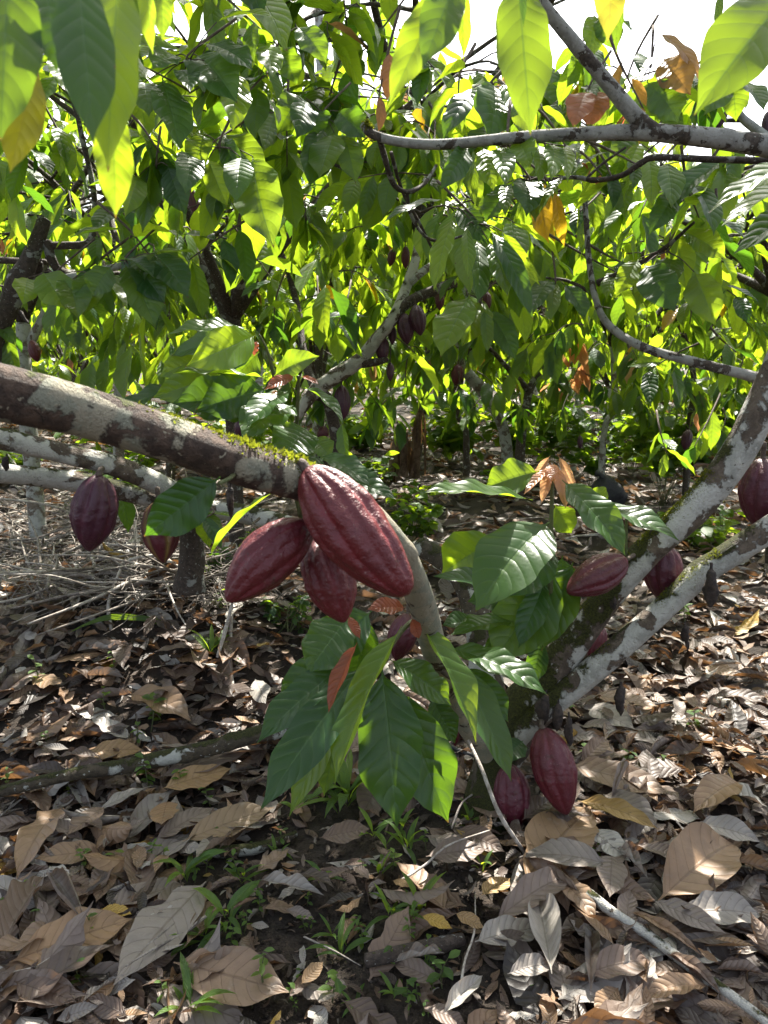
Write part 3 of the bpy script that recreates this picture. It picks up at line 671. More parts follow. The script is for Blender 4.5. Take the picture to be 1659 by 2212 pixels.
# where the sun comes through the leaves
GAPS = [(P(980, 1480, 1.6), .12), (P(1040, 1720, 2.06), .10), (P(900, 1290, 1.45), .10), (P(760, 1110, .98), .14), (P(350, 930, .9), .12), (P(560, 1000, .97), .10), (P(205, 1080, 2.4), .2), (P(470, 760, 1.85), .24), (P(580, 880, 1.85), .16), (P(1520, 1080, 1.98), .17), (P(1450, 1300, 2.0), .12), (G(100, 1180), .50), (G(1520, 1450), .42), (G(1600, 1620), .25),
        (G(100, 1800), .14), (G(1400, 1080), .5), (P(246, 200, .55), .05), (P(250, 380, .6), .06), (P(1600, 100, .8), .2), (P(880, 100, .75), .12), (P(1130, 150, .78), .1), (P(1100, 300, 1.74), .12), (P(970, 1450, 1.6), .08), (P(1110, 1190, 1.75), .12), (P(1340, 1120, 1.8), .12), (G(600, 1120), .5), (P(1640, 900, 1.92), .12), (G(900, 960), 1.0),
        (P(500, 600, 3.2), .4), (P(850, 600, 4.5), .6), (P(1250, 650, 4.0), .5), (P(1100, 820, 6.0), .7), (P(250, 700, 4.5), .6), (P(650, 300, 4.0), .4), (P(1500, 700, 5), .6), (P(1440, 880, 6.6), .8), (P(1570, 900, 6.0), .7), (P(980, 900, 9), 1.0), (P(1150, 890, 9.2), .9), (P(760, 930, 8), .9), (P(500, 910, 6.4), .8), (P(1290, 900, 7), .6), (P(620, 980, 5.2), .5), (P(250, 880, 6), .8), (G(1450, 1000), .6)]
SD = np.array(SUN_DIR)
def sun_gap(p, n=None):
    m = np.zeros(len(p), bool)
    for c, r_ in GAPS[:n]:
        q = p-c; t = q @ SD; m |= (t > .25) & (np.linalg.norm(q-t[:, None]*SD, axis=1) < r_)
    return m

# ---------------------------------------------------------------- leaf clusters at twig ends
def cluster(parent, base, px, py, d, n, Lpx, seed, tint=None, steep=.62, nu=10, nv=30, wid=.40, quilt=.020, src=None):
    rng = np.random.default_rng(seed+int(px)); e = P(px, py, d)
    back = np.array([rng.uniform(-.25, .25), rng.uniform(-.1, .3), rng.uniform(.12, .3)]) if src is None else P(*src)-e
    pts = [e+back, e+back*.5+rng.normal(0, .012, 3), e]
    mb = MB(); tube(mb, pts, [.005, .004, .002], 6, 10, .08, rng)
    tw = mb.build('twig', M_TWIGB, parent, base)
    ta = np.linspace(0.02, .55, n)[:, None]; pos = e+back*ta*rng.uniform(.8, 1.1, (n, 1))
    az = np.arange(n)*2.4+rng.uniform(0, 6)+rng.normal(0, .3, n); el = -np.clip(rng.normal(steep, .38, n), -.35, 1.35)
    rad = np.stack([np.cos(az), np.sin(az), 0*az], -1)
    dr = rad*np.cos(el)[:, None]+np.array([0, 0, 1.0])*np.sin(el)[:, None]
    nn = np.array([0, 0, 1.0])+rad*.7+rng.normal(0, .28, (n, 3))
    L = Lpx*d/F*rng.uniform(.72, 1.12, n)
    kg = ~(sun_gap(pos+dr*L[:, None]*.5, 11) & (rng.random(n) < .8))
    if kg.sum() > 1: pos, dr, nn, L, n = pos[kg], dr[kg], nn[kg], L[kg], int(kg.sum())
    tn = np.zeros((n, 4)); tn[:, 3] = 1; tn[:, 0] = np.clip(rng.normal(.36, .30, n), 0, 1) if tint is None else tint[0]
    if tint is not None: tn[:, 1:3] = tint[1:3]
    m = MB(); leaves(m, pos, dr, nn, L, L*wid*rng.uniform(.85, 1.1, n), nu, nv, rng.uniform(.2, .9, n), rng.uniform(.12, .45, n), rng.uniform(-.3, .3, n), .035, quilt, tn, rng)
    m.build('leaves', M_LEAF, tw, base)
    return tw

# ---------------------------------------------------------------- left neighbour
B1 = G(412, 1245); B1 = np.array([P(412, 1240, 2.75)[0], P(412, 1240, 2.75)[1], 0]); B1[2] = gz(B1[0], B1[1])
T1 = thing('cacao_tree', B1, 'low cacao tree at left with two pale arching branches over the twig heap', 'cacao tree')
limb(T1, B1, 'trunk', [(408, 1275, 2.78), (410, 1230, 2.76), (416, 1160, 2.74), (424, 1085, 2.72)], [70, 50, 46, 44], M_BDARK, 18, .08, 31, 3)  # shade on the pale trunk is put into the dark bark colour
limb(T1, B1, 'limb', [(424, 1095, 2.7), (372, 1060, 2.62), (262, 1012, 2.48), (150, 982, 2.36), (0, 948, 2.22), (-140, 925, 2.1)], [44, 44, 46, 44, 46, 50], M_BLIMB, 18, .05, 33, 4)
limb(T1, B1, 'limb', [(430, 1112, 2.74), (345, 1083, 2.66), (240, 1056, 2.58), (120, 1034, 2.5), (0, 1022, 2.4), (-140, 1012, 2.3)], [40, 36, 40, 44, 44, 46], M_BLIMB, 16, .05, 35, 3)
limb(T1, B1, 'limb', [(420, 1100, 2.7), (480, 1102, 2.7), (560, 1118, 2.62), (640, 1140, 2.5), (720, 1165, 2.45)], [40, 40, 42, 42, 40], M_BLIMB, 16, .06, 37, 2)
S3a = [(650, 1120, 2.4), (600, 900, 2.1), (592, 820, 2.0), (578, 760, 1.95), (560, 722, 1.92)]
shoot(T1, B1, 'leafy_shoot', S3a, [.007, .006, .005, .004, .002], [
    (552, 724, 1.90, 400, 792, 1.72, 74, G3, dict(up=.2, roll=-.3, bend=.55, fold=.2, quilt=.022, wave=.06)),
    (546, 715, 1.92, 362, 724, 1.80, 56, G2, dict(up=.7, bend=.4, fold=.3)),
    (576, 816, 1.95, 366, 808, 1.80, 50, G2, dict(up=.88, bend=.2, fold=.3, wave=.11)),
    (577, 840, 1.98, 424, 885, 1.86, 84, G0, dict(up=.15, bend=.4)),
    (570, 868, 2.0, 372, 872, 1.90, 92, G0, dict(up=.2, roll=.2, bend=.4)),
    (548, 738, 1.98, 460, 806, 2.0, 70, G0, dict(up=.4, bend=.4)),
    (560, 760, 1.98, 480, 850, 2.0, 76, G1, dict(up=.3, bend=.4)),
    (545, 728, 2.05, 372, 770, 2.1, 66, G1, dict(up=.5, bend=.4)),
    (520, 800, 2.1, 330, 860, 2.05, 70, G2, dict(up=.35, roll=-.3, bend=.4)),
    (470, 760, 2.15, 345, 815, 2.1, 60, G3, dict(up=.3, bend=.5)),
    (400, 830, 2.15, 245, 900, 2.05, 56, G0, dict(up=.75, bend=.3)),
    (556, 735, 1.93, 548, 770, 1.92, 14, RED, dict(up=.2)),
])
shoot(T1, B1, 'leafy_shoot', [(650, 1110, 2.35), (641, 960, 2.1), (642, 890, 2.0), (645, 830, 1.95), (644, 812, 1.93)], [.007, .006, .005, .004, .003], [
    (622, 845, 1.92, 534, 926, 1.78, 62, G1, dict(up=.75, bend=.5, fold=.3, quilt=.03)),
    (634, 876, 1.93, 522, 950, 1.80, 92, G1, dict(up=.5, roll=.2, bend=.6, fold=.2, quilt=.02)),
    (662, 922, 2.0, 606, 998, 1.92, 86, G1, dict(up=.3, bend=.4)),
    (690, 985, 2.05, 640, 1040, 2.0, 60, G0, dict(up=.4, bend=.4)),
    (592, 812, 1.98, 690, 770, 1.90, 50, G2, dict(up=.4, roll=.2, bend=.6)),
    (654, 836, 1.93, 742, 920, 1.80, 36, G1, dict(up=.6, roll=-.4, bend=.5, fold=.5, wave=.07)),
    (738, 912, 1.82, 752, 1004, 1.80, 34, G1, dict(up=.3, roll=.5, bend=.3, fold=.5, wave=.06)),
    (676, 945, 2.0, 714, 990, 1.98, 44, G2, dict(up=.2, roll=-.3)),
    (690, 985, 1.75, 800, 1052, 1.6, 56, G0, dict(up=.7, bend=.5)),
    (700, 1030, 1.75, 855, 1080, 1.65, 60, G0, dict(up=.6, bend=.5)),
    (636, 812, 1.92, 572, 842, 1.86, 30, RED, dict(up=.4, fold=.3, label='dull red young leaf')),
    (650, 812, 1.93, 690, 832, 1.90, 16, RED, dict(up=.6, fold=.3, label='dull red young leaf')),
    (605, 848, 1.9, 584, 852, 1.88, 12, ORG, dict(up=.4, fold=.3, label='tiny orange leaf bud')),
])
cluster(T1, B1, 440, 1120, 2.45, 7, 120, 41, src=(440, 1090, 2.6))
cluster(T1, B1, 250, 1040, 2.7, 5, 110, 43, src=(250, 1030, 2.6))
cluster(T1, B1, 560, 1150, 2.3, 6, 100, 44, src=(560, 1120, 2.5))

# ---------------------------------------------------------------- right neighbour: upper branch and slender branch
B2 = np.array([2.05, 2.1, 0.0]); B2[2] = gz(B2[0], B2[1])
T2 = thing('cacao_tree', B2, 'cacao tree at right whose mottled branch crosses the upper picture', 'cacao tree')
mb = MB(); tube(mb, [B2+[0, 0, -.05], B2+[.02, 0, .6], B2+[-.05, -.03, 1.25], P(1950, 420, 1.80)], [.075, .065, .06, .05], 16, 40, .06, np.random.default_rng(51), knots=3); mb.build('trunk', M_BLIMB, T2, B2)
lU = limb(T2, B2, 'branch', [(1960, 430, 1.8), (1760, 335, 1.75), (1600, 308, 1.72), (1490, 292, 1.70), (1390, 286, 1.70), (1250, 289, 1.72), (1100, 299, 1.74), (950, 312, 1.76), (860, 306, 1.77), (805, 290, 1.77), (784, 268, 1.77)], [62, 50, 44, 41, 36, 27, 24, 22, 20, 19, 18], M_BGREY, 18, .07, 53, 5, n=120)
moss_on(T2, B2, lU[1], lU[2], .93, 1.0, 420, .009, 14, 1.6)
moss_on(T2, B2, lU[1], lU[2], .40, .62, 260, .006, 15, 1.0)
limb(T2, B2, 'branch', [(1420, 292, 1.70), (1372, 250, 1.69), (1300, 165, 1.66), (1228, 78, 1.62), (1150, -20, 1.58), (1080, -130, 1.52)], [38, 34, 31, 29, 27, 25], M_BGREY, 16, .07, 55, 3, n=60)
limb(T2, B2, 'branch', [(1760, 350, 1.8), (1560, 345, 1.85), (1420, 340, 1.9), (1385, 352, 1.92), (1345, 378, 1.95), (1290, 389, 1.98), (1240, 383, 2.0), (1180, 388, 2.05), (1130, 380, 2.1)], [16, 14, 14, 13, 12, 11, 9, 8, 5], M_BDARK, 10, .07, 57, 2)
limb(T2, B2, 'branch', [(1262, 390, 2.0), (1300, 355, 1.98), (1352, 318, 1.95)], [6, 6, 5], M_BDARK, 8, .05, 58, 0)
limb(T2, B2, 'branch', [(1900, 880, 2.1), (1740, 840, 2.1), (1620, 812, 2.12), (1500, 782, 2.15), (1390, 750, 2.2), (1318, 705, 2.25), (1288, 650, 2.28), (1272, 560, 2.3), (1266, 470, 2.3), (1260, 385, 2.3), (1238, 320, 2.3)], [34, 28, 24, 21, 18, 16, 14, 13, 11, 9, 6], M_BGREY, 14, .08, 59, 4, n=90)
limb(T2, B2, 'branch', [(1290, 612, 2.3), (1360, 580, 2.25), (1430, 540, 2.2), (1500, 480, 2.1)], [15, 12, 10, 6], M_BDARK, 8, .08, 60, 1)
limb(T2, B2, 'branch', [(1290, 640, 2.3), (1230, 608, 2.35), (1180, 600, 2.4)], [9, 7, 4], M_BDARK, 8, .08, 61, 0)
limb(T2, B2, 'branch', [(820, 300, 1.78), (832, 345, 1.82), (852, 400, 1.9), (885, 414, 1.95), (918, 395, 2.0), (942, 358, 2.05)], [14, 13, 12, 10, 9, 7], M_BDARK, 8, .09, 62, 1)
limb(T2, B2, 'branch', [(878, 412, 1.95), (888, 465, 2.0), (920, 512, 2.05), (960, 520, 2.1), (1004, 508, 2.15)], [9, 8, 7, 6, 5], M_BDARK, 8, .09, 63, 0)
limb(T2, B2, 'branch', [(845, 330, 1.85), (868, 410, 2.0), (905, 480, 2.1), (945, 560, 2.2)], [9, 8, 7, 5], M_BDARK, 8, .09, 64, 0)
limb(T2, B2, 'branch', [(1760, 380, 2.4), (1640, 285, 2.5), (1600, 250, 2.5), (1588, 215, 2.5), (1600, 205, 2.5)], [24, 20, 18, 16, 14], M_BPALE, 10, .1, 65, 1)
for q in [(990, 205, 2.1, 6, 140), (940, 150, 2.3, 7, 120), (1180, 318, 1.9, 5, 100), (1225, 320, 1.9, 5, 105),
          (1290, 400, 2.1, 5, 90), (1325, 390, 2.0, 5, 105), (1385, 360, 1.95, 5, 100), (1400, 210, 2.4, 8, 140), (1470, 230, 2.5, 8, 120), (1340, 215, 2.6, 6, 110),
          (1010, 640, 2.6, 5, 100), (1335, 590, 2.3, 6, 130), (1420, 600, 2.4, 6, 120), (1460, 500, 2.3, 7, 150), (1510, 470, 2.2, 7, 150), (1560, 560, 2.4, 7, 140), (1590, 640, 2.6, 6, 120), (1250, 460, 2.5, 6, 110), (1380, 470, 2.5, 6, 130), (1490, 700, 2.8, 7, 110), (1590, 760, 2.8, 7, 100), (1400, 800, 3.0, 6, 100), (1180, 250, 2.5, 7, 120), (1240, 130, 2.6, 7, 110)]:
    cluster(T2, B2, *q, 71)
t_ = cluster(T2, B2, 1390, 235, 2.0, 3, 80, 76, tint=(.3, .6, .5), steep=1.2); t_['label'] = 'twig of browned leaves behind the branch fork'
t_ = cluster(T2, B2, 818, 210, 2.2, 3, 90, 77, tint=(.3, .0, .8), steep=1.3); t_['label'] = 'twig of dull pink young leaves'
t_ = cluster(T2, B2, 1300, 378, 2.0, 4, 34, 78, tint=(.3, .0, 1.), steep=1.2); t_['label'] = 'tiny red young leaves'
def spray(parent, base, d, specs, seed, label=None):
    rng = np.random.default_rng(seed); hub = np.mean([P(q[0], q[1], d) for q in specs], axis=0); top = hub+np.array([rng.uniform(-.12, .12), .06, .12])
    mb = MB(); tube(mb, [top, hub+[0, 0, .015], hub-[0, 0, .01]], [.004, .003, .002], 6, 10, .08, rng)
    ds = [d+rng.uniform(-.05, .05) for _ in specs]
    for q, dd in zip(specs, ds): tube(mb, [hub, (hub+P(q[0], q[1], dd))/2+[0, 0, .008], P(q[0], q[1], dd)], [.002, .0016, .0014], 5, 6, 0, rng)
    st = mb.build('leafy_twig', M_TWIGB, parent, base)
    if label: st['label'] = label
    for q, dd in zip(specs, ds):
        m = MB(); up = q[6] if len(q) > 6 else rng.uniform(.2, .55)
        one_leaf(m, q[0], q[1], dd, q[2], q[3], dd-rng.uniform(.0, .12), q[4]*1.12, q[5], up=up, roll=rng.normal(0, .22), bend=rng.uniform(.25, .8), fold=rng.uniform(.12, .35), nv=36, wave=.05, quilt=.02, twist=rng.normal(0, .2))
        m.build('leaf', M_LEAF, st, base)
BRN = (.2, .45, .5, 1)
spray(T2, B2, 1.95, [(985, 448, 1056, 532, 46, G0), (1030, 518, 1030, 656, 44, G0), (1055, 522, 1096, 640, 44, G2), (1060, 498, 1150, 690, 34, G0), (1070, 498, 1132, 642, 32, G2), (1085, 500, 1166, 616, 28, G3), (980, 468, 938, 632, 42, G3), (1008, 488, 1012, 602, 28, G3), (962, 430, 828, 482, 32, G0, .8)], 171)
spray(T2, B2, 1.98, [(1108, 394, 1048, 482, 46, G0, .6), (1132, 390, 1136, 468, 54, G0), (1090, 398, 1090, 470, 30, G2), (1216, 380, 1164, 466, 30, G1), (1150, 392, 1156, 480, 36, G1)], 172)
spray(T2, B2, 2.02, [(1166, 390, 1186, 526, 42, YEL), (1198, 412, 1219, 532, 28, YEL)], 173, 'twig of two long yellow leaves')
spray(T2, B2, 1.95, [(1066, 182, 1056, 304, 80, G0, .55), (1042, 194, 958, 304, 44, G0, .6), (1078, 180, 1152, 304, 48, G3), (1100, 200, 1130, 300, 44, G3), (1020, 190, 985, 268, 40, G1)], 174)
spray(T2, B2, 1.80, [(1012, 318, 950, 412, 40, G0), (996, 324, 984, 418, 40, G2), (1042, 318, 1066, 412, 40, G3), (1080, 318, 1092, 406, 38, G2), (1120, 304, 1146, 362, 48, G3), (1022, 320, 1026, 452, 16, G2), (1196, 312, 1190, 392, 34, G3), (1160, 312, 1162, 400, 36, G2), (1220, 316, 1226, 396, 30, G3)], 175)
spray(T2, B2, 2.3, [(1015, 638, 952, 772, 64, G3), (1042, 644, 998, 748, 54, G3), (1046, 668, 1052, 764, 30, G2), (1052, 668, 1112, 778, 42, G0)], 176)
spray(T2, B2, 2.25, [(1186, 604, 1148, 682, 44, G0), (1194, 606, 1190, 694, 30, G2), (1218, 614, 1264, 688, 40, G0)], 177)
spray(T2, B2, 2.2, [(1392, 572, 1458, 674, 60, G0), (1452, 556, 1424, 644, 46, G1), (1478, 500, 1568, 560, 44, G3), (1500, 588, 1544, 702, 56, G2), (1452, 488, 1482, 624, 46, G3), (1380, 560, 1330, 640, 36, G3)], 178)
spray(T2, B2, 2.1, [(1466, 408, 1402, 508, 40, G0), (1558, 348, 1436, 462, 46, G0, .7), (1380, 308, 1350, 402, 38, G3), (1402, 338, 1406, 448, 36, G3), (1440, 350, 1450, 450, 44, G2), (1340, 390, 1350, 470, 36, G1)], 179)
spray(T2, B2, 2.1, [(1398, 178, 1464, 264, 66, G1), (1432, 126, 1492, 206, 56, BRN), (1420, 70, 1510, 180, 36, BRN, .7), (1405, 128, 1380, 160, 40, G0, .7), (1380, 190, 1440, 250, 50, G2)], 180)
spray(T2, B2, 2.4, [(1300, 20, 1330, 110, 44, G1), (1285, 30, 1270, 130, 40, G2), (1310, 25, 1365, 70, 34, G0, .7)], 182)
spray(T2, B2, 2.3, [(1570, 170, 1520, 250, 44, G1), (1580, 170, 1590, 262, 44, G2), (1600, 175, 1650, 240, 40, G0, .6), (1565, 160, 1500, 190, 36, G0, .8)], 183)
spray(T2, B2, 2.1, [(1266, 198, 1238, 278, 46, (.2, .1, .9, 1)), (1296, 196, 1272, 278, 50, (.15, .2, .85, 1)), (1262, 188, 1290, 208, 30, G0, .8)], 181, 'twig of two rust coloured leaves')
# big leaves close to the lens at the top right and top middle
shoot(T2, B2, 'leafy_shoot', [(1960, 430, 1.8), (1850, 100, 1.1), (1740, -60, .85), (1600, -150, .8)], [.012, .007, .005, .003], [
    (1735, -45, .82, 1500, 250, .78, 165, G2, dict(up=.3, bend=.4, fold=.18, wave=.03, nu=12, nv=44)),
    (1330, -120, .85, 1312, 92, .84, 72, (.85, .35, .1, 1), dict(up=.2, bend=.3, nu=12, nv=40, label='green leaf with orange margin')),
    (1330, -110, .9, 1332, 118, .9, 36, G1, dict(up=.3, bend=.3)),
    (1780, 330, 1.15, 1532, 462, 1.1, 60, G2, dict(up=.7, bend=.4)),
    (1790, 380, 1.2, 1560, 490, 1.15, 70, G3, dict(up=.5, roll=.4, bend=.4)),
    (1780, 430, 1.25, 1585, 550, 1.2, 62, G0, dict(up=.5, bend=.3)),
    (1760, 330, 1.3, 1610, 420, 1.25, 50, G3, dict(up=.5, bend=.3)),
    (1560, -20, 1.5, 1545, 66, 1.5, 18, G1, dict(up=.3)),
])
shoot(T2, B2, 'leafy_shoot', [(1080, -130, 1.52), (1110, -140, 1.0), (1060, -110, .8), (985, -80, .75)], [.008, .006, .004, .003], [
    (1118, -60, .80, 1146, 292, .76, 118, G2, dict(up=.15, bend=.2, fold=.18, nu=12, nv=44)),
    (986, -50, .75, 840, 232, .72, 92, G3, dict(up=.2, roll=.35, bend=.3, fold=.25, nu=12, nv=44)),
    (992, -60, .74, 912, 148, .70, 92, G1, dict(up=.2, bend=.2, fold=.2, nu=12, nv=44)),
    (990, -60, .9, 1000, 130, .95, 40, G2, dict(up=.3, roll=-.6)),
    (1128, -60, .74, 1131, 60, .72, 18, G0, dict(up=.2)),
])

# ---------------------------------------------------------------- tree at far left, broken stub; its twig hangs into the lens
B3 = np.array([P(-60, 800, 2.75)[0], P(-60, 800, 2.75)[1], 0]); B3[2] = gz(B3[0], B3[1])
T3 = thing('cacao_tree', B3, 'cacao tree at the left edge with a broken upright stub', 'cacao tree')
limb(T3, B3, 'trunk', [(-60, 1240, 2.75), (-50, 1000, 2.75), (-30, 820, 2.72), (-12, 700, 2.7)], [80, 66, 62, 60], M_BDARK, 16, .08, 81, 3)
limb(T3, B3, 'branch', [(-12, 720, 2.7), (28, 640, 2.68), (60, 570, 2.66), (86, 505, 2.65), (96, 474, 2.65)], [56, 42, 36, 32, 30], M_BDARK, 14, .08, 82, 3, label='stub with a broken top')
limb(T3, B3, 'branch', [(0, 670, 2.7), (40, 648, 2.7), (120, 608, 2.72), (200, 590, 2.76), (275, 570, 2.8)], [22, 26, 24, 20, 14], M_BPALE, 12, .08, 83, 2)
limb(T3, B3, 'branch', [(94, 530, 2.66), (140, 530, 2.68), (190, 524, 2.7), (206, 480, 2.72), (200, 400, 2.72), (178, 300, 2.7), (158, 222, 2.68), (118, 160, 2.6), (90, 60, 2.5)], [16, 17, 16, 14, 13, 11, 10, 9, 7], M_BDARK, 10, .08, 84, 2)
limb(T3, B3, 'branch', [(100, 520, 2.66), (112, 560, 2.68), (132, 586, 2.72), (180, 590, 2.85), (260, 590, 3.0)], [22, 20, 18, 12, 8], M_BDARK, 10, .09, 85, 1)
limb(T3, B3, 'branch', [(-40, 560, 2.7), (40, 564, 2.72), (100, 566, 2.74)], [16, 14, 12], M_BDARK, 8, .06, 86, 0)
shoot(T3, B3, 'leafy_shoot', [(90, 60, 2.5), (120, -150, 1.4), (150, -190, .8), (200, -140, .6), (262, -90, .55)], [.008, .007, .005, .004, .003], [
    (258, -70, .56, 234, 372, .53, 128, G3, dict(up=.1, roll=.25, bend=.2, fold=.2, nu=12, nv=44)),
    (243, 215, .60, 250, 472, .60, 82, G3, dict(up=.15, bend=.3, fold=.25, nu=12, nv=40)),
    (168, -70, .50, 202, 312, .47, 124, G0, dict(up=.1, bend=.2, fold=.1, nu=12, nv=44, wave=.02)),  # dark tint, here and on the next leaf, stands in for shade
    (96, -70, .52, 122, 156, .50, 120, G0, dict(up=.1, bend=.3, fold=.1, nu=12, nv=44)),
    (18, -80, .50, 2, 305, .48, 150, G1, dict(up=.1, bend=.2, fold=.15, nu=12, nv=44)),
    (78, 140, .56, 22, 374, .56, 86, (.5, .35, .0, 1), dict(up=.15, bend=.35, fold=.3, nu=12, nv=40, label='yellowing leaf with brown tip')),
    (316, -60, .7, 331, 118, .7, 44, G3, dict(up=.1, roll=.6, bend=.2)),
    (345, -60, .75, 352, 90, .75, 50, G2, dict(up=.1, bend=.2)),
])
for q in [(520, 215, 2.2, 5, 130), (345, 330, 2.2, 7, 140), (560, 60, 2.2, 6, 130), (130, 200, 2.4, 7, 140), (60, 330, 2.4, 8, 130), (150, 330, 2.5, 7, 130), (230, 480, 2.5, 7, 120), (330, 560, 2.4, 7, 140), (410, 560, 2.5, 6, 130), (240, 570, 2.6, 5, 110), (110, 640, 2.5, 6, 120), (190, 650, 2.6, 6, 120), (30, 430, 2.6, 7, 110), (300, 170, 2.3, 6, 130), (440, 320, 2.2, 6, 150), (620, 360, 2.6, 7, 130), (480, 400, 2.5, 7, 120), (20, 730, 2.7, 6, 90), (330, 450, 2.8, 7, 120), (430, 20, 2.4, 8, 130), (500, 150, 2.8, 8, 120), (640, 120, 3.0, 8, 120), (600, 20, 2.7, 8, 120), (270, 90, 2.6, 8, 120), (680, 200, 3.2, 8, 120), (560, 220, 2.9, 8, 120), (750, 60, 3.0, 6, 110), (260, 300, 2.7, 8, 120), (430, 430, 3.0, 8, 120), (560, 460, 3.0, 8, 120)]:
    cluster(T3, B3, *q, 91)

spray(T3, B3, 1.95, [(440, 94, 544, 154, 58, G0, .7), (425, 120, 512, 224, 84, G0, .55), (350, 170, 388, 322, 66, G0), (312, 178, 322, 254, 46, G1), (506, 150, 502, 284, 52, G3), (400, 150, 412, 200, 40, G0), (468, 48, 596, 44, 34, G3, .75), (380, 120, 330, 150, 50, G1)], 191)
spray(T3, B3, 2.0, [(480, 288, 572, 392, 60, G2), (546, 338, 592, 534, 78, G2), (478, 298, 528, 392, 36, G0, .7), (450, 344, 492, 446, 40, G3), (410, 330, 400, 420, 46, G0), (520, 340, 510, 440, 48, G1), (440, 290, 420, 360, 44, G3)], 192)
spray(T3, B3, 2.2, [(340, 348, 308, 502, 46, G1), (362, 358, 402, 464, 44, G0), (300, 380, 270, 470, 40, G3), (352, 340, 385, 405, 40, G0, .6)], 193)
spray(T3, B3, 2.5, [(700, 278, 668, 404, 56, G0), (722, 288, 690, 386, 56, G3), (742, 288, 768, 396, 44, G1), (690, 238, 680, 296, 62, G0, .6), (650, 205, 600, 290, 50, G1), (660, 215, 640, 300, 46, G0), (730, 240, 790, 300, 50, G0)], 194)
spray(T3, B3, 2.3, [(560, 168, 548, 304, 50, G1), (602, 98, 642, 184, 46, G1), (642, 58, 704, 138, 48, G1), (575, 90, 590, 170, 44, G3)], 195)
spray(T3, B3, 2.3, [(282, 562, 356, 656, 62, G0, .55), (332, 548, 406, 644, 56, G0, .55), (268, 570, 334, 708, 64, G1), (240, 575, 200, 640, 50, G1), (260, 560, 330, 600, 40, G0)], 196)
spray(T3, B3, 2.4, [(92, 588, 142, 668, 60, G3), (150, 600, 170, 690, 56, G2), (200, 590, 180, 680, 50, G2), (60, 600, 50, 660, 40, G3)], 197)
# ---------------------------------------------------------------- rows behind
def keep(pos, tip, rng):
    px, py, d = proj(tip); bx, by, bd = proj(pos); n = len(d); u = rng.random(n)
    inf = (np.abs(px-829) < 1000) & (py > -60) & (py < 2260) & (d > 0)
    ok = (bd > 1.9) | ~inf
    ylim = np.interp(px, [0, 330, 420, 700, 820, 950, 1250, 1400, 1659], [880, 880, 830, 850, 925, 900, 865, 880, 950])+np.where(d > 6, 75, np.where(d > 4.2, 30, 0))
    ok &= ~(inf & (py > ylim) & (d < 30))
    ok &= ~((py < -40) & (d > 2.2) & (u < np.where(d > 3, .97, .88)))           # thin crowns: the tops let the sun through
    # the middle branch with its pods, and the upper branch
    ok &= ~((px > 690) & (px < 935) & (py > 590) & (py < 930) & (d < 4.0) & (u < .93))
    ok &= ~((py > 250) & (py < 345) & (px > 780) & (d < 1.85) & inf)
    ok &= ~((px > 1300) & (py < 215) & (py > -80) & inf & (u < np.where(d < 3.2, .8, .97)))
    ok &= ~((px > 690) & (px < 800) & (py < 120) & inf & (u < .85))
    ok &= ~((px > 1180) & (px < 1300) & (py < 200) & inf & (u < .6))
    ok &= ~(sun_gap(tip) & (rng.random(n) < .85))
    return ok
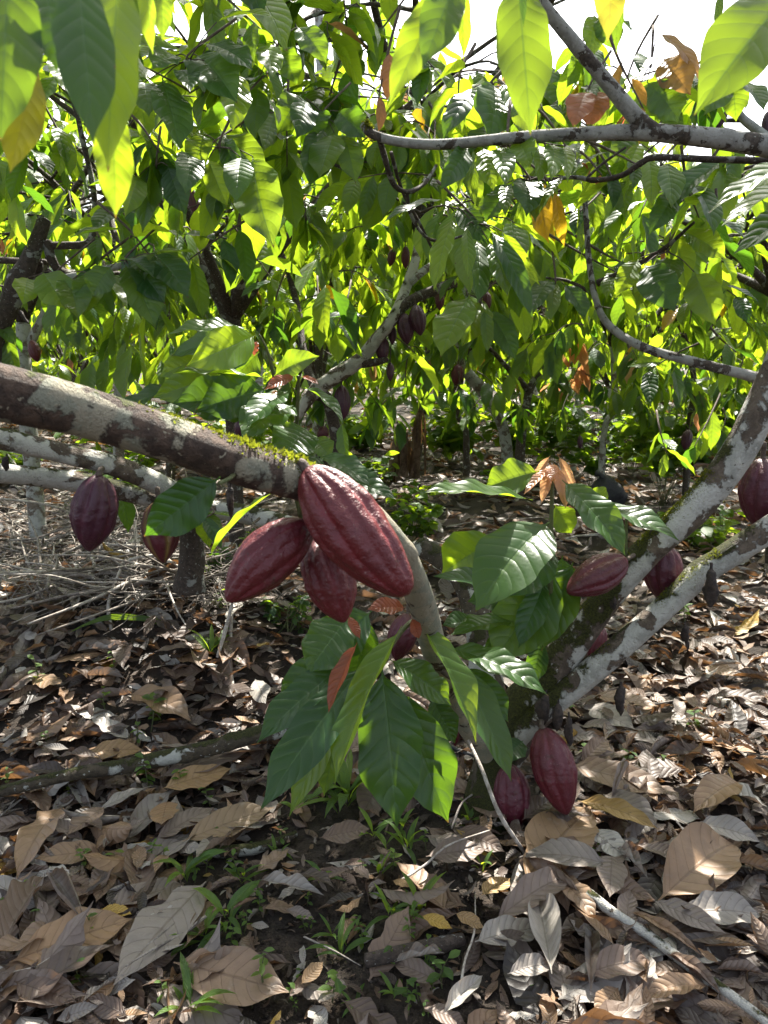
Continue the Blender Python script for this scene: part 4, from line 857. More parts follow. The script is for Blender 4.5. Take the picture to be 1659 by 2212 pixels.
def crown(parent, base, fork, R_, top, seed, nprim=5, nsec=6, ntw=5, nlf=8, lsz=.24, nu=4, nv=9, dens=1.0, filt=True, tmean=.66, mtwig=True, bark=None):
    rng = np.random.default_rng(seed); fork = np.asarray(fork, float); br = MB(); P_, D_, N_, L_ = [], [], [], []
    TP = []; a0 = rng.uniform(0, 6.28)
    def path(p, az, el0, el1, L, n=6):
        out = [np.array(p)]
        for i in range(n):
            e = el0+(el1-el0)*i/(n-1); a = az+rng.normal(0, .16)
            out.append(out[-1]+np.array([math.cos(a)*math.cos(e), math.sin(a)*math.cos(e), math.sin(e)])*L/n)
        return out
    def at(pth, t):
        q = t*(len(pth)-1); i = min(int(q), len(pth)-2); return pth[i]+(pth[i+1]-pth[i])*(q-i)
    for i in range(nprim):
        az = a0+i*6.28/nprim+rng.normal(0, .25); L = R_*rng.uniform(.85, 1.2)*1.15
        pr = path(fork, az, rng.uniform(.75, 1.15), rng.uniform(.05, .4), L)
        pr = [fork+(q-fork)*np.array([1, 1, (top-fork[2])/(R_*.95)*.9]) for q in pr]
        tube(br, pr, [.028, .022, .016, .011, .006], 8, 16, .08, rng, knots=1)
        for j in range(nsec):
            t = rng.uniform(.25, 1.0); s = at(pr, t); sa = az+rng.choice([-1, 1])*rng.uniform(.3, 1.3)
            sec = path(s, sa, rng.uniform(-.35, .8), rng.uniform(-.9, .2), R_*rng.uniform(.4, .85), 5)
            qx, qy, qd = proj(sec[-1])
            if filt and qx > 1290 and qy < 230: continue
            tube(br, sec, [.010, .008, .005, .003], 6, 10, .08, rng)
            for k in range(ntw):
                if rng.random() > dens: continue
                p = at(sec, rng.uniform(.2, 1)); ta = sa+rng.normal(0, 1.0); tl = rng.uniform(.22, .45)
                tp = path(p, ta, rng.uniform(-.3, .5), rng.uniform(-1.1, -.1), tl, 4)
                n = nlf+rng.integers(-2, 3)
                f = np.linspace(.25, 1, n); pp = np.array([at(tp, q) for q in f]); d0 = nrm(tp[-1]-tp[0]); sd = nrm(np.cross(d0, [0, 0, 1.0]))
                sg = np.where(np.arange(n) % 2 == 0, 1, -1)[:, None]
                dr = nrm(d0*(.25+.75*f[:, None]**2)+sd*sg*rng.uniform(.4, .95, (n, 1))+np.array([0, 0, -1.0])*rng.uniform(.1, 1.25, (n, 1)))
                P_.append(pp); D_.append(dr); N_.append(np.array([0, 0, 1.0])+sd*sg*.5+rng.normal(0, .3, (n, 3))); L_.append(lsz*rng.uniform(.6, 1.2, n))
                if mtwig: TP.append((tp, pp[-1]+dr[-1]*lsz))
    if filt:                                       # low drooping twigs all round
        for _ in range(34):
            a = rng.uniform(0, 6.28); rr_ = R_*rng.uniform(.25, 1.0); p = fork+np.array([math.cos(a)*rr_, math.sin(a)*rr_, rng.uniform(-.35, .55)])
            n = nlf+rng.integers(-2, 3); tp = path(p, a+rng.normal(0, .6), .1, -1.2, rng.uniform(.25, .45), 4); f = np.linspace(.2, 1, n); pp = np.array([at(tp, q) for q in f])
            d0 = nrm(tp[-1]-tp[0]); sd = nrm(np.cross(d0, [0, 0, 1.0])); sg = np.where(np.arange(n) % 2 == 0, 1, -1)[:, None]
            P_.append(pp); D_.append(nrm(d0*.5+sd*sg*rng.uniform(.3, .9, (n, 1))+np.array([0, 0, -1.0])*rng.uniform(.3, 1.3, (n, 1)))); N_.append(np.array([0, 0, 1.0])+sd*sg*.5+rng.normal(0, .3, (n, 3))); L_.append(lsz*rng.uniform(.6, 1.2, n)); TP.append((tp, pp[-1]+np.array([0, 0, -.2])))
    P_, D_, N_, L_ = map(np.concatenate, (P_, D_, N_, L_))
    if filt:
        k = keep(P_, P_+nrm(D_+[0, 0, -.25])*L_[:, None], rng); P_, D_, N_, L_ = P_[k], D_[k], N_[k], L_[k]
    n = len(L_); tn = np.zeros((n, 4)); tn[:, 3] = 1; tn[:, 0] = np.clip(rng.normal(tmean, .30, n), 0, 1)
    tn[:, 1] = np.where(rng.random(n) < .012, .9, 0); tn[:, 2] = np.where(rng.random(n) < .008, .9, 0)
    m = MB(); leaves(m, P_, D_, N_, L_, L_*rng.uniform(.34, .44, n), nu, nv, rng.uniform(.15, .9, n), rng.uniform(.1, .5, n), rng.uniform(-.35, .35, n), .04, .012, tn, rng)
    br.build('branches', bark or M_BDARK, parent, base)
    if TP:
        kt = keep(np.array([q[0][0] for q in TP]), np.array([q[1] for q in TP]), rng) if filt else np.ones(len(TP), bool); m.mi = 1
        for q, ok in zip(TP, kt):
            if ok: tube(m, q[0], [.004, .003, .0015], 5, 6, 0, rng)
    m.build('foliage', [M_LEAF, M_TWIGB], parent, base)
    return n
NLEAF = 0
def row_tree(pts, px, mt, label, R_, top, seed, extra=(), fork=None, **kw):
    global NLEAF
    p0 = P(*pts[0]); base = np.array([p0[0], p0[1], gz(p0[0], p0[1])])
    t = thing('cacao_tree', base, label, 'cacao tree')
    pp = [tuple(pts[0])]+list(pts[1:])
    p = [base-np.array([0, 0, .04])]+[P(*q) for q in pp[1:]]
    rad = [w_*q[2]/F/2 for w_, q in zip(np.interp(np.linspace(0, 1, len(pp)), np.linspace(0, 1, len(px)), px), pp)]
    mb = MB(); tube(mb, p, rad, 12, 10*len(p), .09, np.random.default_rng(seed), knots=4); mb.build('trunk', mt, t, base)
    for e, w_, m_ in extra: limb(t, base, 'branch', e, w_, m_, 12, .09, seed+len(e), 2)
    f = p[-1] if fork is None else P(*fork)
    NLEAF += crown(t, base, f, R_, top, seed, **kw)
    return t, base
# tree of the lichen-spotted middle branch
TM, BM = row_tree([(775, 1012, 4.1), (720, 905, 4.0), (690, 850, 3.95), (700, 832, 3.9)], [30, 26, 30, 30], M_BDARK, 'cacao tree with a lichen-spotted middle branch carrying fat purple pods', 1.6, 3.9, 101,
    [([(640, 900, 3.95), (685, 842, 3.9), (775, 780, 3.85), (812, 735, 3.82), (850, 685, 3.8), (878, 620, 3.85), (900, 550, 3.9), (906, 470, 4.0)], [24, 30, 34, 28, 25, 22, 20, 14], M_BLIMB),
     ([(842, 695, 3.8), (890, 648, 3.82), (1000, 605, 3.9), (1100, 580, 4.0), (1160, 520, 4.1)], [24, 22, 20, 16, 10], M_BDARK),
     ([(884, 612, 3.85), (925, 578, 3.9), (965, 560, 4.0)], [18, 16, 12], M_BPALE),
     ([(775, 785, 3.85), (815, 782, 3.83), (838, 776, 3.82)], [22, 16, 10], M_BDARK),
     ([(690, 860, 3.95), (660, 780, 4.1), (640, 650, 4.3), (600, 520, 4.4)], [20, 18, 14, 10], M_BDARK)], fork=(905, 500, 4.0), nprim=6)
for q in [(700, 250, 3.0, 8, 120), (740, 330, 3.1, 8, 120), (650, 480, 3.1, 7, 110), (720, 720, 3.4, 7, 90), (690, 690, 3.3, 7, 100), (600, 620, 3.2, 7, 110), (760, 140, 3.0, 7, 110), (640, 60, 2.8, 7, 130), (790, 490, 3.4, 8, 95), (590, 700, 3.1, 6, 90)]:
    cluster(TM, BM, *q, 95)
for q in [(700, 870, 4.6, 7, 75), (760, 855, 4.8, 7, 75), (820, 880, 5.0, 8, 75), (885, 865, 5.0, 8, 75), (935, 850, 5.2, 7, 70), (790, 925, 5.4, 7, 65), (860, 920, 5.6, 7, 65), (640, 860, 4.6, 7, 75), (990, 860, 5.6, 7, 65), (1080, 850, 5.6, 7, 70), (930, 800, 4.8, 7, 75), (1040, 720, 4.6, 8, 80), (960, 740, 4.8, 7, 80), (560, 850, 4.6, 7, 75), (470, 860, 4.8, 7, 75), (600, 900, 5.0, 7, 70), (520, 800, 4.6, 7, 80), (740, 790, 4.9, 7, 75), (1010, 900, 5.8, 7, 60), (1130, 900, 6.0, 7, 60), (1210, 900, 6.0, 7, 60), (1380, 880, 5.6, 7, 65), (1340, 850, 5.4, 7, 65), (1430, 900, 5.6, 7, 62), (1520, 880, 5.2, 7, 70), (1590, 850, 5.0, 7, 75), (1560, 930, 5.0, 7, 66), (1470, 840, 5.2, 7, 70), (1200, 830, 5.6, 7, 66)]: cluster(TM, BM, *q, 97, steep=.9)
row_tree([(505, 980, 4.3), (500, 800, 4.2), (504, 690, 4.1)], [34, 34, 34], M_BDARK, 'cacao tree with a dark forked trunk behind the left leaf clusters', 1.8, 4.3, 103,
    [([(502, 700, 4.1), (470, 635, 4.1), (432, 575, 4.05), (395, 515, 4.0), (340, 470, 3.95)], [34, 30, 26, 22, 16], M_BDARK), ([(506, 690, 4.1), (530, 600, 4.2), (556, 515, 4.3), (580, 400, 4.4)], [28, 24, 20, 14], M_BDARK), ([(375, 500, 4.0), (372, 440, 4.0), (366, 380, 4.0)], [16, 13, 10], M_BDARK), ([(450, 600, 4.1), (400, 540, 4.0), (415, 520, 4.0)], [10, 9, 7], M_BDARK)], nprim=6)
row_tree([(1103, 1012, 7.0), (1092, 950, 7.0), (1066, 880, 6.9), (1030, 830, 6.8), (1000, 790, 6.7), (985, 735, 6.6)], [26, 24, 24, 24, 22, 18], M_BPALE, 'cacao tree with a pale leaning trunk in the middle of the next row', 1.9, 3.8, 105, nprim=6, nsec=6)
row_tree([(1120, 1012, 6.8), (1128, 920, 6.8), (1142, 850, 6.8), (1158, 815, 6.8), (1192, 760, 6.8)], [24, 20, 18, 16, 12], M_BDARK, 'cacao tree with a dark forked trunk beside the pale leaning trunk', 1.7, 3.6, 107, [([(1146, 848, 6.8), (1100, 798, 6.7), (1055, 750, 6.6)], [14, 12, 9], M_BDARK)])
T5, B5 = row_tree([(1300, 1000, 6.6), (1306, 930, 6.6), (1324, 890, 6.6), (1326, 820, 6.6), (1324, 745, 6.6)], [16, 14, 15, 13, 11], M_BPALE, 'cacao tree with a thin pale trunk rising above the black sack', 1.6, 3.2, 109, [([(1326, 895, 6.6), (1360, 852, 6.6), (1392, 812, 6.6)], [12, 10, 8], M_BPALE)])
t_ = cluster(T5, B5, 1246, 742, 5.6, 6, 75, 111, tint=(.6, .45, .8), steep=1.3); t_['label'] = 'twig of hanging orange leaves'
t_ = cluster(T5, B5, 1236, 820, 5.6, 5, 70, 112, tint=(.4, .1, .8), steep=1.35); t_['label'] = 'twig of hanging salmon leaves'
t_ = cluster(T5, B5, 1180, 840, 6.2, 4, 40, 113, tint=(.4, .0, .9), steep=1.2); t_['label'] = 'twig of red young leaves'
for q in [(1440, 1000, 3.2, 6, 80), (1500, 985, 3.3, 5, 85)]: cluster(T5, B5, q[0], q[1]-20, q[2], q[3], q[4], 96, steep=.9)
row_tree([(1008, 990, 8.0), (1006, 930, 8.0), (988, 890, 8.0), (1000, 800, 8.0)], [16, 14, 13, 10], M_BDARK, 'small cacao tree with a thin dark trunk in the centre distance', 1.7, 3.8, 115)
row_tree([(1490, 990, 6.4), (1488, 930, 6.4), (1500, 840, 6.4), (1490, 760, 6.4)], [16, 14, 13, 12], M_BDARK, 'cacao tree with low purple pods in the right distance', 1.9, 3.6, 117, nprim=6)
row_tree([(1700, 1000, 4.4), (1690, 800, 4.4), (1680, 640, 4.4)], [40, 36, 34], M_BDARK, 'bushy cacao tree against the right picture edge', 1.6, 2.5, 119, nprim=6, nsec=6)
row_tree([(70, 1000, 4.9), (55, 850, 4.9), (50, 700, 4.9)], [36, 34, 30], M_BPALE, 'cacao tree with a red pod at the far left behind the near branch', 1.7, 3.6, 121, [([(55, 760, 4.9), (90, 690, 4.9), (110, 620, 4.9)], [22, 18, 12], M_BPALE)], nprim=6, nsec=6)
row_tree([(240, 930, 5.6), (260, 790, 5.6), (285, 690, 5.6), (290, 610, 5.6)], [24, 22, 18, 14], M_BPALE, 'cacao tree with a slim pale trunk in the left distance', 1.8, 3.8, 123, [([(255, 820, 5.6), (210, 730, 5.6), (160, 700, 5.6)], [14, 12, 8], M_BDARK)])
row_tree([(360, 930, 7.2), (370, 800, 7.2), (365, 650, 7.2)], [22, 20, 18], M_BDARK, 'cacao tree far back between the left trunks', 2.0, 4.2, 125, nprim=6)
row_tree([(700, 960, 8.0), (690, 860, 8.0), (690, 700, 8.0)], [20, 18, 16], M_BDARK, 'tall cacao tree far back behind the middle branch', 2.1, 4.6, 127, nprim=6)
row_tree([(1240, 950, 9.0), (1250, 850, 9.0), (1250, 720, 9.0)], [16, 14, 12], M_BPALE, 'cacao tree far back right of centre', 2.1, 4.3, 129, nprim=6)
row_tree([(900, 960, 9.5), (920, 860, 9.5), (925, 740, 9.5)], [16, 14, 12], M_BDARK, 'cacao tree far back above the banana stem', 2.1, 4.6, 131, nprim=6)
# loose leaf patches added above the frame, out of view, to cast dappled shade
def overhead_shade(parent, base, cx, cy_, cz, R_, seed, dens, name_len=.25):
    rng = np.random.default_rng(seed); n = int(dens*R_*R_*3.14)
    a = rng.uniform(0, 6.28, n); r = R_*np.sqrt(rng.random(n)); pos = np.stack([cx+r*np.cos(a), cy_+r*np.sin(a), cz+rng.uniform(-.35, .5, n)], -1)
    # gather in clumps so that flecks of sun come through
    m = max(3, n//14); ctr = pos[rng.integers(0, n, m)]; pos = ctr[rng.integers(0, m, n)]+rng.normal(0, .11, (n, 3))
    az = rng.uniform(0, 6.28, n); el = -rng.uniform(-.1, 1.0, n)
    rad = np.stack([np.cos(az), np.sin(az), 0*az], -1); dr = rad*np.cos(el)[:, None]+np.array([0, 0, 1.])*np.sin(el)[:, None]
    L = name_len*rng.uniform(.7, 1.2, n)
    ex, ey, ed = proj(pos+dr*L[:, None]); bx, by, bd = proj(pos)
    vis = lambda x, y, d: (d > .05) & (x > -120) & (x < 1780) & (y > -90)
    k = ~(vis(ex, ey, ed) | vis(bx, by, bd) | sun_gap(pos+dr*L[:, None]*.5)); pos, dr, rad, L, n = pos[k], dr[k], rad[k], L[k], int(k.sum())
    tn = np.zeros((n, 4)); tn[:, 0] = rng.uniform(.2, .7, n); tn[:, 3] = 1
    m_ = MB(); leaves(m_, pos, dr, np.array([0, 0, 1.])+rad*.5+rng.normal(0, .25, (n, 3)), L, L*.4, 4, 8, .4, .25, 0, .03, .01, tn, rng)
    if n: m_.build('foliage', M_LEAF, parent, base)  # unseen leaves, added only for the shade they throw
OVER = [(T2, B2, 1.5, 2.6, 3.2, 1.1, 201, 40), (T2, B2, .5, 3.9, 3.5, 1.2, 202, 85), (T2, B2, .35, 3.0, 3.2, .8, 207, 60), (T3, B3, -.8, 4.0, 3.6, 1.1, 203, 85), (T0, B0, 1.6, 4.2, 3.8, 1.0, 205, 50), (T3, B3, -.22, 1.15, 2.65, .34, 208, 190), (T2, B2, .3, 1.45, 2.8, .4, 209, 70)]
for o in OVER: overhead_shade(*o)

# far rows: copies of three small trees
def far_proto(seed):
    t = thing('cacao_tree', (0, 0, 0), 'cacao tree in the sunlit rows far behind', 'cacao tree', 'cacao trees in the far rows')
    mb = MB(); rng = np.random.default_rng(seed)
    tube(mb, [(0, 0, -.1), (.05, .03, .4), (-.03, .06, .75)], [.07, .06, .05], 8, 14, .1, rng); mb.build('trunk', M_BPALE, t)
    crown(t, (0, 0, 0), (-.03, .06, .75), 2.0, 4.2, seed, 7, 7, 4, 8, .27, 2, 5, 1.0, False, .6, False)
    return t
protos = [far_proto(s) for s in (301, 302, 303)]
rf = np.random.default_rng(77); k = 0
for row, yy in enumerate((10.5, 12.5, 15.0, 18.0, 22.0, 27.0)):
    half = yy*.62+1.5; n = int(2*half/(2.5+.08*yy))+1
    for i in range(n):
        x = -half+2*half*(i+.5)/n+rf.normal(0, .5); y = yy+rf.normal(0, .6)
        if abs(x-(1180-829)/F*y) < .8 and yy < 12: continue
        src = protos[k % 3]
        if k < 3: r_ = src
        else:
            r_ = src.copy(); COL.objects.link(r_)
            for ch in src.children:
                c = ch.copy(); COL.objects.link(c); c.parent = r_
        r_.location = (x, y, float(gz(x, y))); r_.rotation_euler = (0, 0, rf.uniform(0, 6.28)); s = rf.uniform(.85, 1.2); r_.scale = (s, s, s)
        k += 1
# tall shade trees beyond the cacao
def shade_tree(px, d, hgt, wpx, label, seed):
    p0 = P(px, 900, d); base = np.array([p0[0], p0[1], float(gz(p0[0], p0[1]))]); rng = np.random.default_rng(seed)
    t = thing('shade_tree', base, label, 'shade tree'); r = wpx*d/F/2
    mb = MB(); tube(mb, [base-[0, 0, .1], base+[.1, 0, hgt*.5], base+[.0, .1, hgt]], [r*1.3, r, r*.8], 12, 30, .05, rng); mb.build('trunk', M_BPALE, t, base)
    crown(t, base, base+[0, .1, hgt], 3.0, base[2]+hgt+3.4, seed, 5, 5, 3, 9, .34, 2, 5, 1.0, True, .4, False)
shade_tree(697, 15, 9.0, 20, 'tall pale-trunked shade tree rising through the gap at top', 401)
shade_tree(560, 26, 7.0, 16, 'distant shade tree behind the left crowns', 402)
shade_tree(1150, 24, 5.5, 14, 'distant shade tree behind the right crowns', 403)

# the wood that closes the view
rng = np.random.default_rng(440); n = 9000; y = rng.uniform(31, 44, n); x = rng.uniform(-1, 1, n)*(y*.62+2); top = 4.2+1.3*np.sin(.55*x+1)+.8*np.sin(1.4*x+.3*y); z = gz(x, y)+top*rng.random(n)**.8
az = rng.uniform(0, 6.28, n); dr = np.stack([np.cos(az), np.sin(az), rng.uniform(-1.6, 0, n)], -1); tn = np.zeros((n, 4)); tn[:, 0] = np.clip(rng.normal(.55, .25, n), 0, 1); tn[:, 3] = 1; L = rng.uniform(.4, .8, n)
mb = MB(); leaves(mb, np.stack([x, y, z], -1), dr, np.stack([rng.normal(0, .4, n), rng.normal(0, .4, n), np.ones(n)], -1), L, L*.5, 2, 4, .5, .2, 0, .03, 0, tn, rng); tag(mb.build('distant_wood', M_LEAF), kind='stuff')

# ================================================================== the forest floor
ZONES = [(90, 1110, 'in the dry twig heap'), (200, 1270, 'below the lone purple pod'), (345, 1270, 'below the half covered pod'), (560, 1330, 'under the brownish red pod'), (110, 1430, 'left of the arching grass blade'), (330, 1430, 'below the arching grass blade'),
    (500, 1480, 'between twig heap and leafy shoot'), (100, 1610, 'above the mossy fallen branch'), (420, 1560, 'above the fallen branch middle'), (300, 1720, 'just under the fallen branch'), (90, 1800, 'by the sunlit pink leaf'), (480, 1770, 'left of the drooping shoot tips'), (120, 1960, 'at lower left by weeds'), (120, 2140, 'in the lower left corner'),
    (330, 2000, 'beside the long grey leaf'), (450, 2140, 'around the broad tan leaf'), (640, 1900, 'on the bare soil patch'), (650, 2080, 'at the bottom bare soil'), (800, 1780, 'below the drooping shoot'), (900, 1900, 'right of the bare soil'), (900, 2100, 'by the grey branch piece'), (1020, 1830, 'before the trunk foot'),
    (1180, 1850, 'under the leaning stick'), (1130, 2020, 'below the big tan leaf'), (1180, 2160, 'at the bottom middle'), (1340, 1900, 'right of the big tan leaf'), (1380, 2060, 'along the lower right stick'), (1500, 2160, 'in the lower right corner'), (1560, 1960, 'at right by the pale leaves'), (1400, 1760, 'right of the maroon pod'),
    (1300, 1650, 'beneath the shrivelled pods'), (1480, 1620, 'on the sunny slope'), (1610, 1740, 'by the right edge'), (1420, 1500, 'below the lower limb'), (1580, 1450, 'on the upper sunny slope'), (1600, 1320, 'behind the lower limb end'), (1250, 1400, 'between the two limbs'), (960, 1700, 'behind the shoot tips'), (1050, 1150, 'in the clearing behind'), (1300, 1130, 'in front of the black sack'), (870, 1230, 'behind the near branch')]
def zone(x, y): return min(ZONES, key=lambda z: (z[0]-x)**2+(z[1]-y)**2)[2]
ORD = ['leftmost']+[w_+' from left' for w_ in 'second third fourth fifth sixth seventh eighth ninth tenth eleventh twelfth thirteenth fourteenth fifteenth sixteenth seventeenth eighteenth nineteenth twentieth'.split()]+['twenty-'+w_+' from left' for w_ in 'first second third fourth fifth sixth seventh eighth ninth'.split()]
def unique_labels(items):
    """items: (object, phrase, px, py): tell alike ones apart by their order across the picture"""
    d = {}
    for it in items: d.setdefault(it[1], []).append(it)
    for ph, l in d.items():
        l.sort(key=lambda i: i[2])
        for k_, i in enumerate(l):
            if len(l) == 1: i[0]['label'] = ph
            elif k_ == len(l)-1: i[0]['label'] = ph+', rightmost'
            else: i[0]['label'] = ph+', '+ORD[min(k_, 28)]
def dcol(t):
    if t[1] > .5: return 'yellowed'
    r = t[0]
    return 'blackish' if r < .12 else 'dark brown' if r < .27 else 'brown' if r < .43 else 'tan' if r < .59 else 'pinkish grey' if r < .74 else 'grey' if r < .9 else 'pale grey'
ITEMS = []
def dead(b, t, W, tint, rng, face=None, bend=.25, fold=.15, curl=.2, wave=.05, twist=0.0, sbend=0.0, state='flat', nu=12, nv=28, quilt=.006, torn=.5):
    b = np.asarray(b); t = np.asarray(t); D = nrm(t-b); n = np.array([0, 0, 1.0]) if face is None else face
    L = np.linalg.norm(t-b); n = nrm(n-D*(n @ D)); half = bend*.45
    D2 = D*math.cos(half)+n*math.sin(half); n2 = n*math.cos(half)-D*math.sin(half)
    c = (b+t)/2
    mb = MB(); leaves(mb, [b], [D2], [n2], L*(1+bend*bend/12), W, nu, nv, bend, fold, twist, wave, quilt, np.array(tint), rng, curl, sbend, torn)
    o = mb.build('fallen_leaf', M_DEAD, None, c); o.location = c.tolist()
    tag(o, None, 'fallen leaf', 'dead cacao leaves on the ground')
    px, py, d = proj(c); size = 'large' if L > .21 else 'small' if L < .12 else ''
    ITEMS.append((o, ' '.join((size+' '+state+' '+dcol(tint)+' dead leaf '+zone(px, py)).split()), px, py))
    return o
HL = [(445, 1904, 245, 2129, 105, .80, 0, 'flat'), (375, 2079, 625, 2144, 104, .58, 0, 'flat'), (20, 2079, 285, 1985, 98, .52, 0, 'flat'), (135, 1744, 38, 1900, 66, .56, 0, 'arched'), (395, 1817, 592, 1744, 62, .64, .18, 'flat'), (333, 1814, 462, 1744, 40, .70, 0, 'flat'),
      (350, 1704, 500, 1661, 52, .52, .12, 'flat'), (345, 1679, 545, 1619, 48, .66, 0, 'flat'), (178, 1626, 310, 1619, 40, .52, .1, 'flat'), (280, 1499, 410, 1559, 56, .55, 0, 'arched'), (110, 1885, 188, 2000, 84, .80, 0, 'curled'), (228, 1742, 145, 1804, 62, .62, 0, 'flat'), (0, 2050, 95, 1895, 84, .68, 0, 'folded'),
      (30, 2120, 165, 2165, 92, .30, 0, 'flat'), (1128, 1906, 1277, 1742, 112, .53, .05, 'flat'), (1066, 1990, 1228, 1896, 64, .68, 0, 'arched'), (1422, 1946, 1580, 1828, 96, .48, 0, 'arched'), (1192, 2104, 1160, 1940, 100, .93, 0, 'folded'), (1026, 2034, 1172, 2002, 72, .86, 0, 'flat'), (1460, 1974, 1644, 1982, 64, .86, 0, 'arched'),
      (1258, 2106, 1402, 2078, 60, .64, 0, 'arched'), (955, 2192, 1042, 2108, 84, .97, 0, 'folded'), (1096, 2104, 1190, 2084, 74, .82, 0, 'arched'), (1358, 1968, 1518, 2066, 46, .45, 0, 'rolled'), (1228, 1652, 1448, 1716, 62, .58, 0, 'flat'), (1597, 1690, 1498, 1758, 58, .50, 0, 'arched'), (1274, 1790, 1362, 1862, 58, 1.0, 0, 'flat'),
      (1248, 1730, 1418, 1792, 40, .55, .55, 'arched'), (1303, 1717, 1417, 1786, 64, .80, 0, 'arched'), (1280, 1502, 1422, 1526, 40, .58, 0, 'flat'), (1258, 1522, 1372, 1576, 54, .84, 0, 'flat'), (1040, 1934, 1102, 1898, 38, .52, .3, 'flat'), (983, 1972, 1047, 2006, 28, .50, .2, 'flat'), (1337, 2132, 1285, 2196, 42, .42, .05, 'flat'),
      (848, 1902, 888, 1916, 26, .5, .2, 'flat'), (1583, 1858, 1690, 1890, 92, .46, 0, 'folded'), (1518, 1440, 1602, 1462, 44, .56, 0, 'flat'), (218, 1963, 285, 1975, 28, .6, .95, 'flat'), (910, 1978, 977, 2006, 26, .6, .95, 'flat'), (650, 2126, 698, 2078, 34, .48, .1, 'flat'), (1128, 1772, 1205, 1728, 66, .26, 0, 'arched'),
      (985, 1790, 1090, 1840, 60, .34, 0, 'flat'), (920, 1850, 1050, 1835, 62, .68, 0, 'flat'), (1010, 1720, 1095, 1770, 40, .62, 0, 'flat'), (1330, 1830, 1400, 1900, 60, .92, 0, 'curled'), (1500, 1780, 1640, 1820, 70, .88, 0, 'arched'), (1440, 2060, 1560, 2150, 60, .30, 0, 'rolled'), (850, 2080, 960, 2060, 60, .9, 0, 'curled'), (690, 1810, 800, 1790, 46, .3, 0, 'flat'), (560, 1900, 700, 1935, 40, .92, 0, 'folded')]
SHAPE = {'flat': dict(bend=.18, fold=.10, curl=.10, wave=.03), 'arched': dict(bend=.75, fold=.22, curl=.15, wave=.06), 'curled': dict(bend=.5, fold=.5, curl=.8, wave=.14), 'folded': dict(bend=.3, fold=.65, curl=.25, wave=.09), 'rolled': dict(bend=.3, fold=.7, curl=1.3, wave=.05)}
for i, (bx, by, tx, ty, wp, rt, g_, st) in enumerate(HL):
    rng = np.random.default_rng(500+i); b = G(bx, by, .055); t = G(tx, ty, .05); d = proj((b+t)/2)[2]
    fc = nrm(np.array([rng.normal(0, .12), -.35+rng.normal(0, .1), 1.0]))
    cosv = abs(nrm(CAM-(b+t)/2) @ fc)
    dead(b, t, min(wp*float(d)/F/max(.62, cosv), .47*np.linalg.norm(t-b)), (rt, g_, 0, 1), rng, fc, state=st, nu=12, nv=26, **SHAPE[st])
def in_patch(x, y): return ((x+.09+.05*np.sin(9*y))/.42)**2+((y-1.50)/.43+.1*np.sin(11*x))**2 < 1
rl = np.random.default_rng(600)
def tint_rand(n, rng):
    c = np.array([.05, .2, .34, .46, .54, .62, .70, .80, .9, 1.0]); p = np.array([.12, .17, .15, .07, .06, .10, .12, .11, .07, .03])
    t = np.zeros((n, 4)); t[:, 0] = np.clip(rng.choice(c, n, p=p)+rng.normal(0, .04, n), 0, 1); t[:, 3] = 1
    t[:, 1] = np.where(rng.random(n) < .008, .85, 0)
    return t
count = 0
states = ['flat', 'arched', 'curled', 'folded', 'rolled']
while count < 245:
    y = 1.12+2.75*rl.random()**1.25; x = rl.uniform(-1, 1)*(.10+.56*y)
    px, py, d = proj(np.array([x, y, float(gz(x, y))]))
    if not (-20 < px < 1680 and 1150 < py < 2230): continue
    if in_patch(x, y) and rl.random() < .85: continue
    st = states[rl.choice(5, p=[.44, .30, .09, .11, .06])]; a = rl.uniform(0, 6.28); L = rl.uniform(.08, .22)*(.6 if in_patch(x, y) else 1)
    rng = np.random.default_rng(int(rl.integers(1e9)))
    z = float(gz(x, y))+rl.uniform(.025, .06); tl = rl.normal(0, .14)
    b = np.array([x, y, z]); t = b+np.array([math.cos(a), math.sin(a), tl])*L; t[2] = max(t[2], float(gz(t[0], t[1]))+.012)
    sh = {k_: v_*rl.uniform(.6, 1.4) for k_, v_ in SHAPE[st].items()}
    fc = np.array([rl.normal(0, .25), rl.normal(-.1, .25), 1.0 if rl.random() < .7 else -1.0])
    if fc[2] < 0: sh['bend'] *= -.5; sh['fold'] *= -1
    dead(b, t, L*rl.uniform(.34, .44), tint_rand(1, rng)[0], rng, fc, state=st, twist=rl.normal(0, .35), **sh)
    count += 1
def litter(name, n, ylo, yhi, yp, lo, hi, nu, nv, seed, zlo, zhi, wid=.58, patch=.16, rough=.8):
    rng = np.random.default_rng(seed); y = ylo+(yhi-ylo)*rng.random(n)**yp; x = rng.uniform(-1, 1, n)*(.35+wid*y)
    k = ~(in_patch(x, y) & (rng.random(n) > patch)); x, y = x[k], y[k]; n = len(x)
    a = rng.uniform(0, 6.28, n); L = rng.uniform(lo, hi, n); z = gz(x, y)+rng.uniform(zlo, zhi, n)
    dr = np.stack([np.cos(a), np.sin(a), rng.normal(0, .16*rough, n)], -1); nn = np.stack([rng.normal(0, .3*rough, n), rng.normal(0, .3*rough, n), np.where(rng.random(n) < .7, 1., -1.)], -1)
    mb = MB(); leaves(mb, np.stack([x, y, z], -1), dr, nn, L, L*rng.uniform(.33, .46, n), nu, nv, rng.uniform(-.1, .9, n), rng.uniform(-.2, .55, n), rng.normal(0, .35, n), rng.uniform(.02, .12, n), .01, tint_rand(n, rng), rng, np.where(rng.random(n) < .2, rng.uniform(.4, 1.3, n), rng.uniform(0, .3, n)), 0.0, .8)
    return tag(mb.build(name, M_DEAD), kind='stuff')
litter('leaf_litter', 4000, .75, 4.6, 1.1, .07, .22, 6, 12, 610, .004, .034)
litter('leaf_litter', 6500, 4.4, 15, .9, .14, .26, 4, 6, 611, .004, .05, .62)
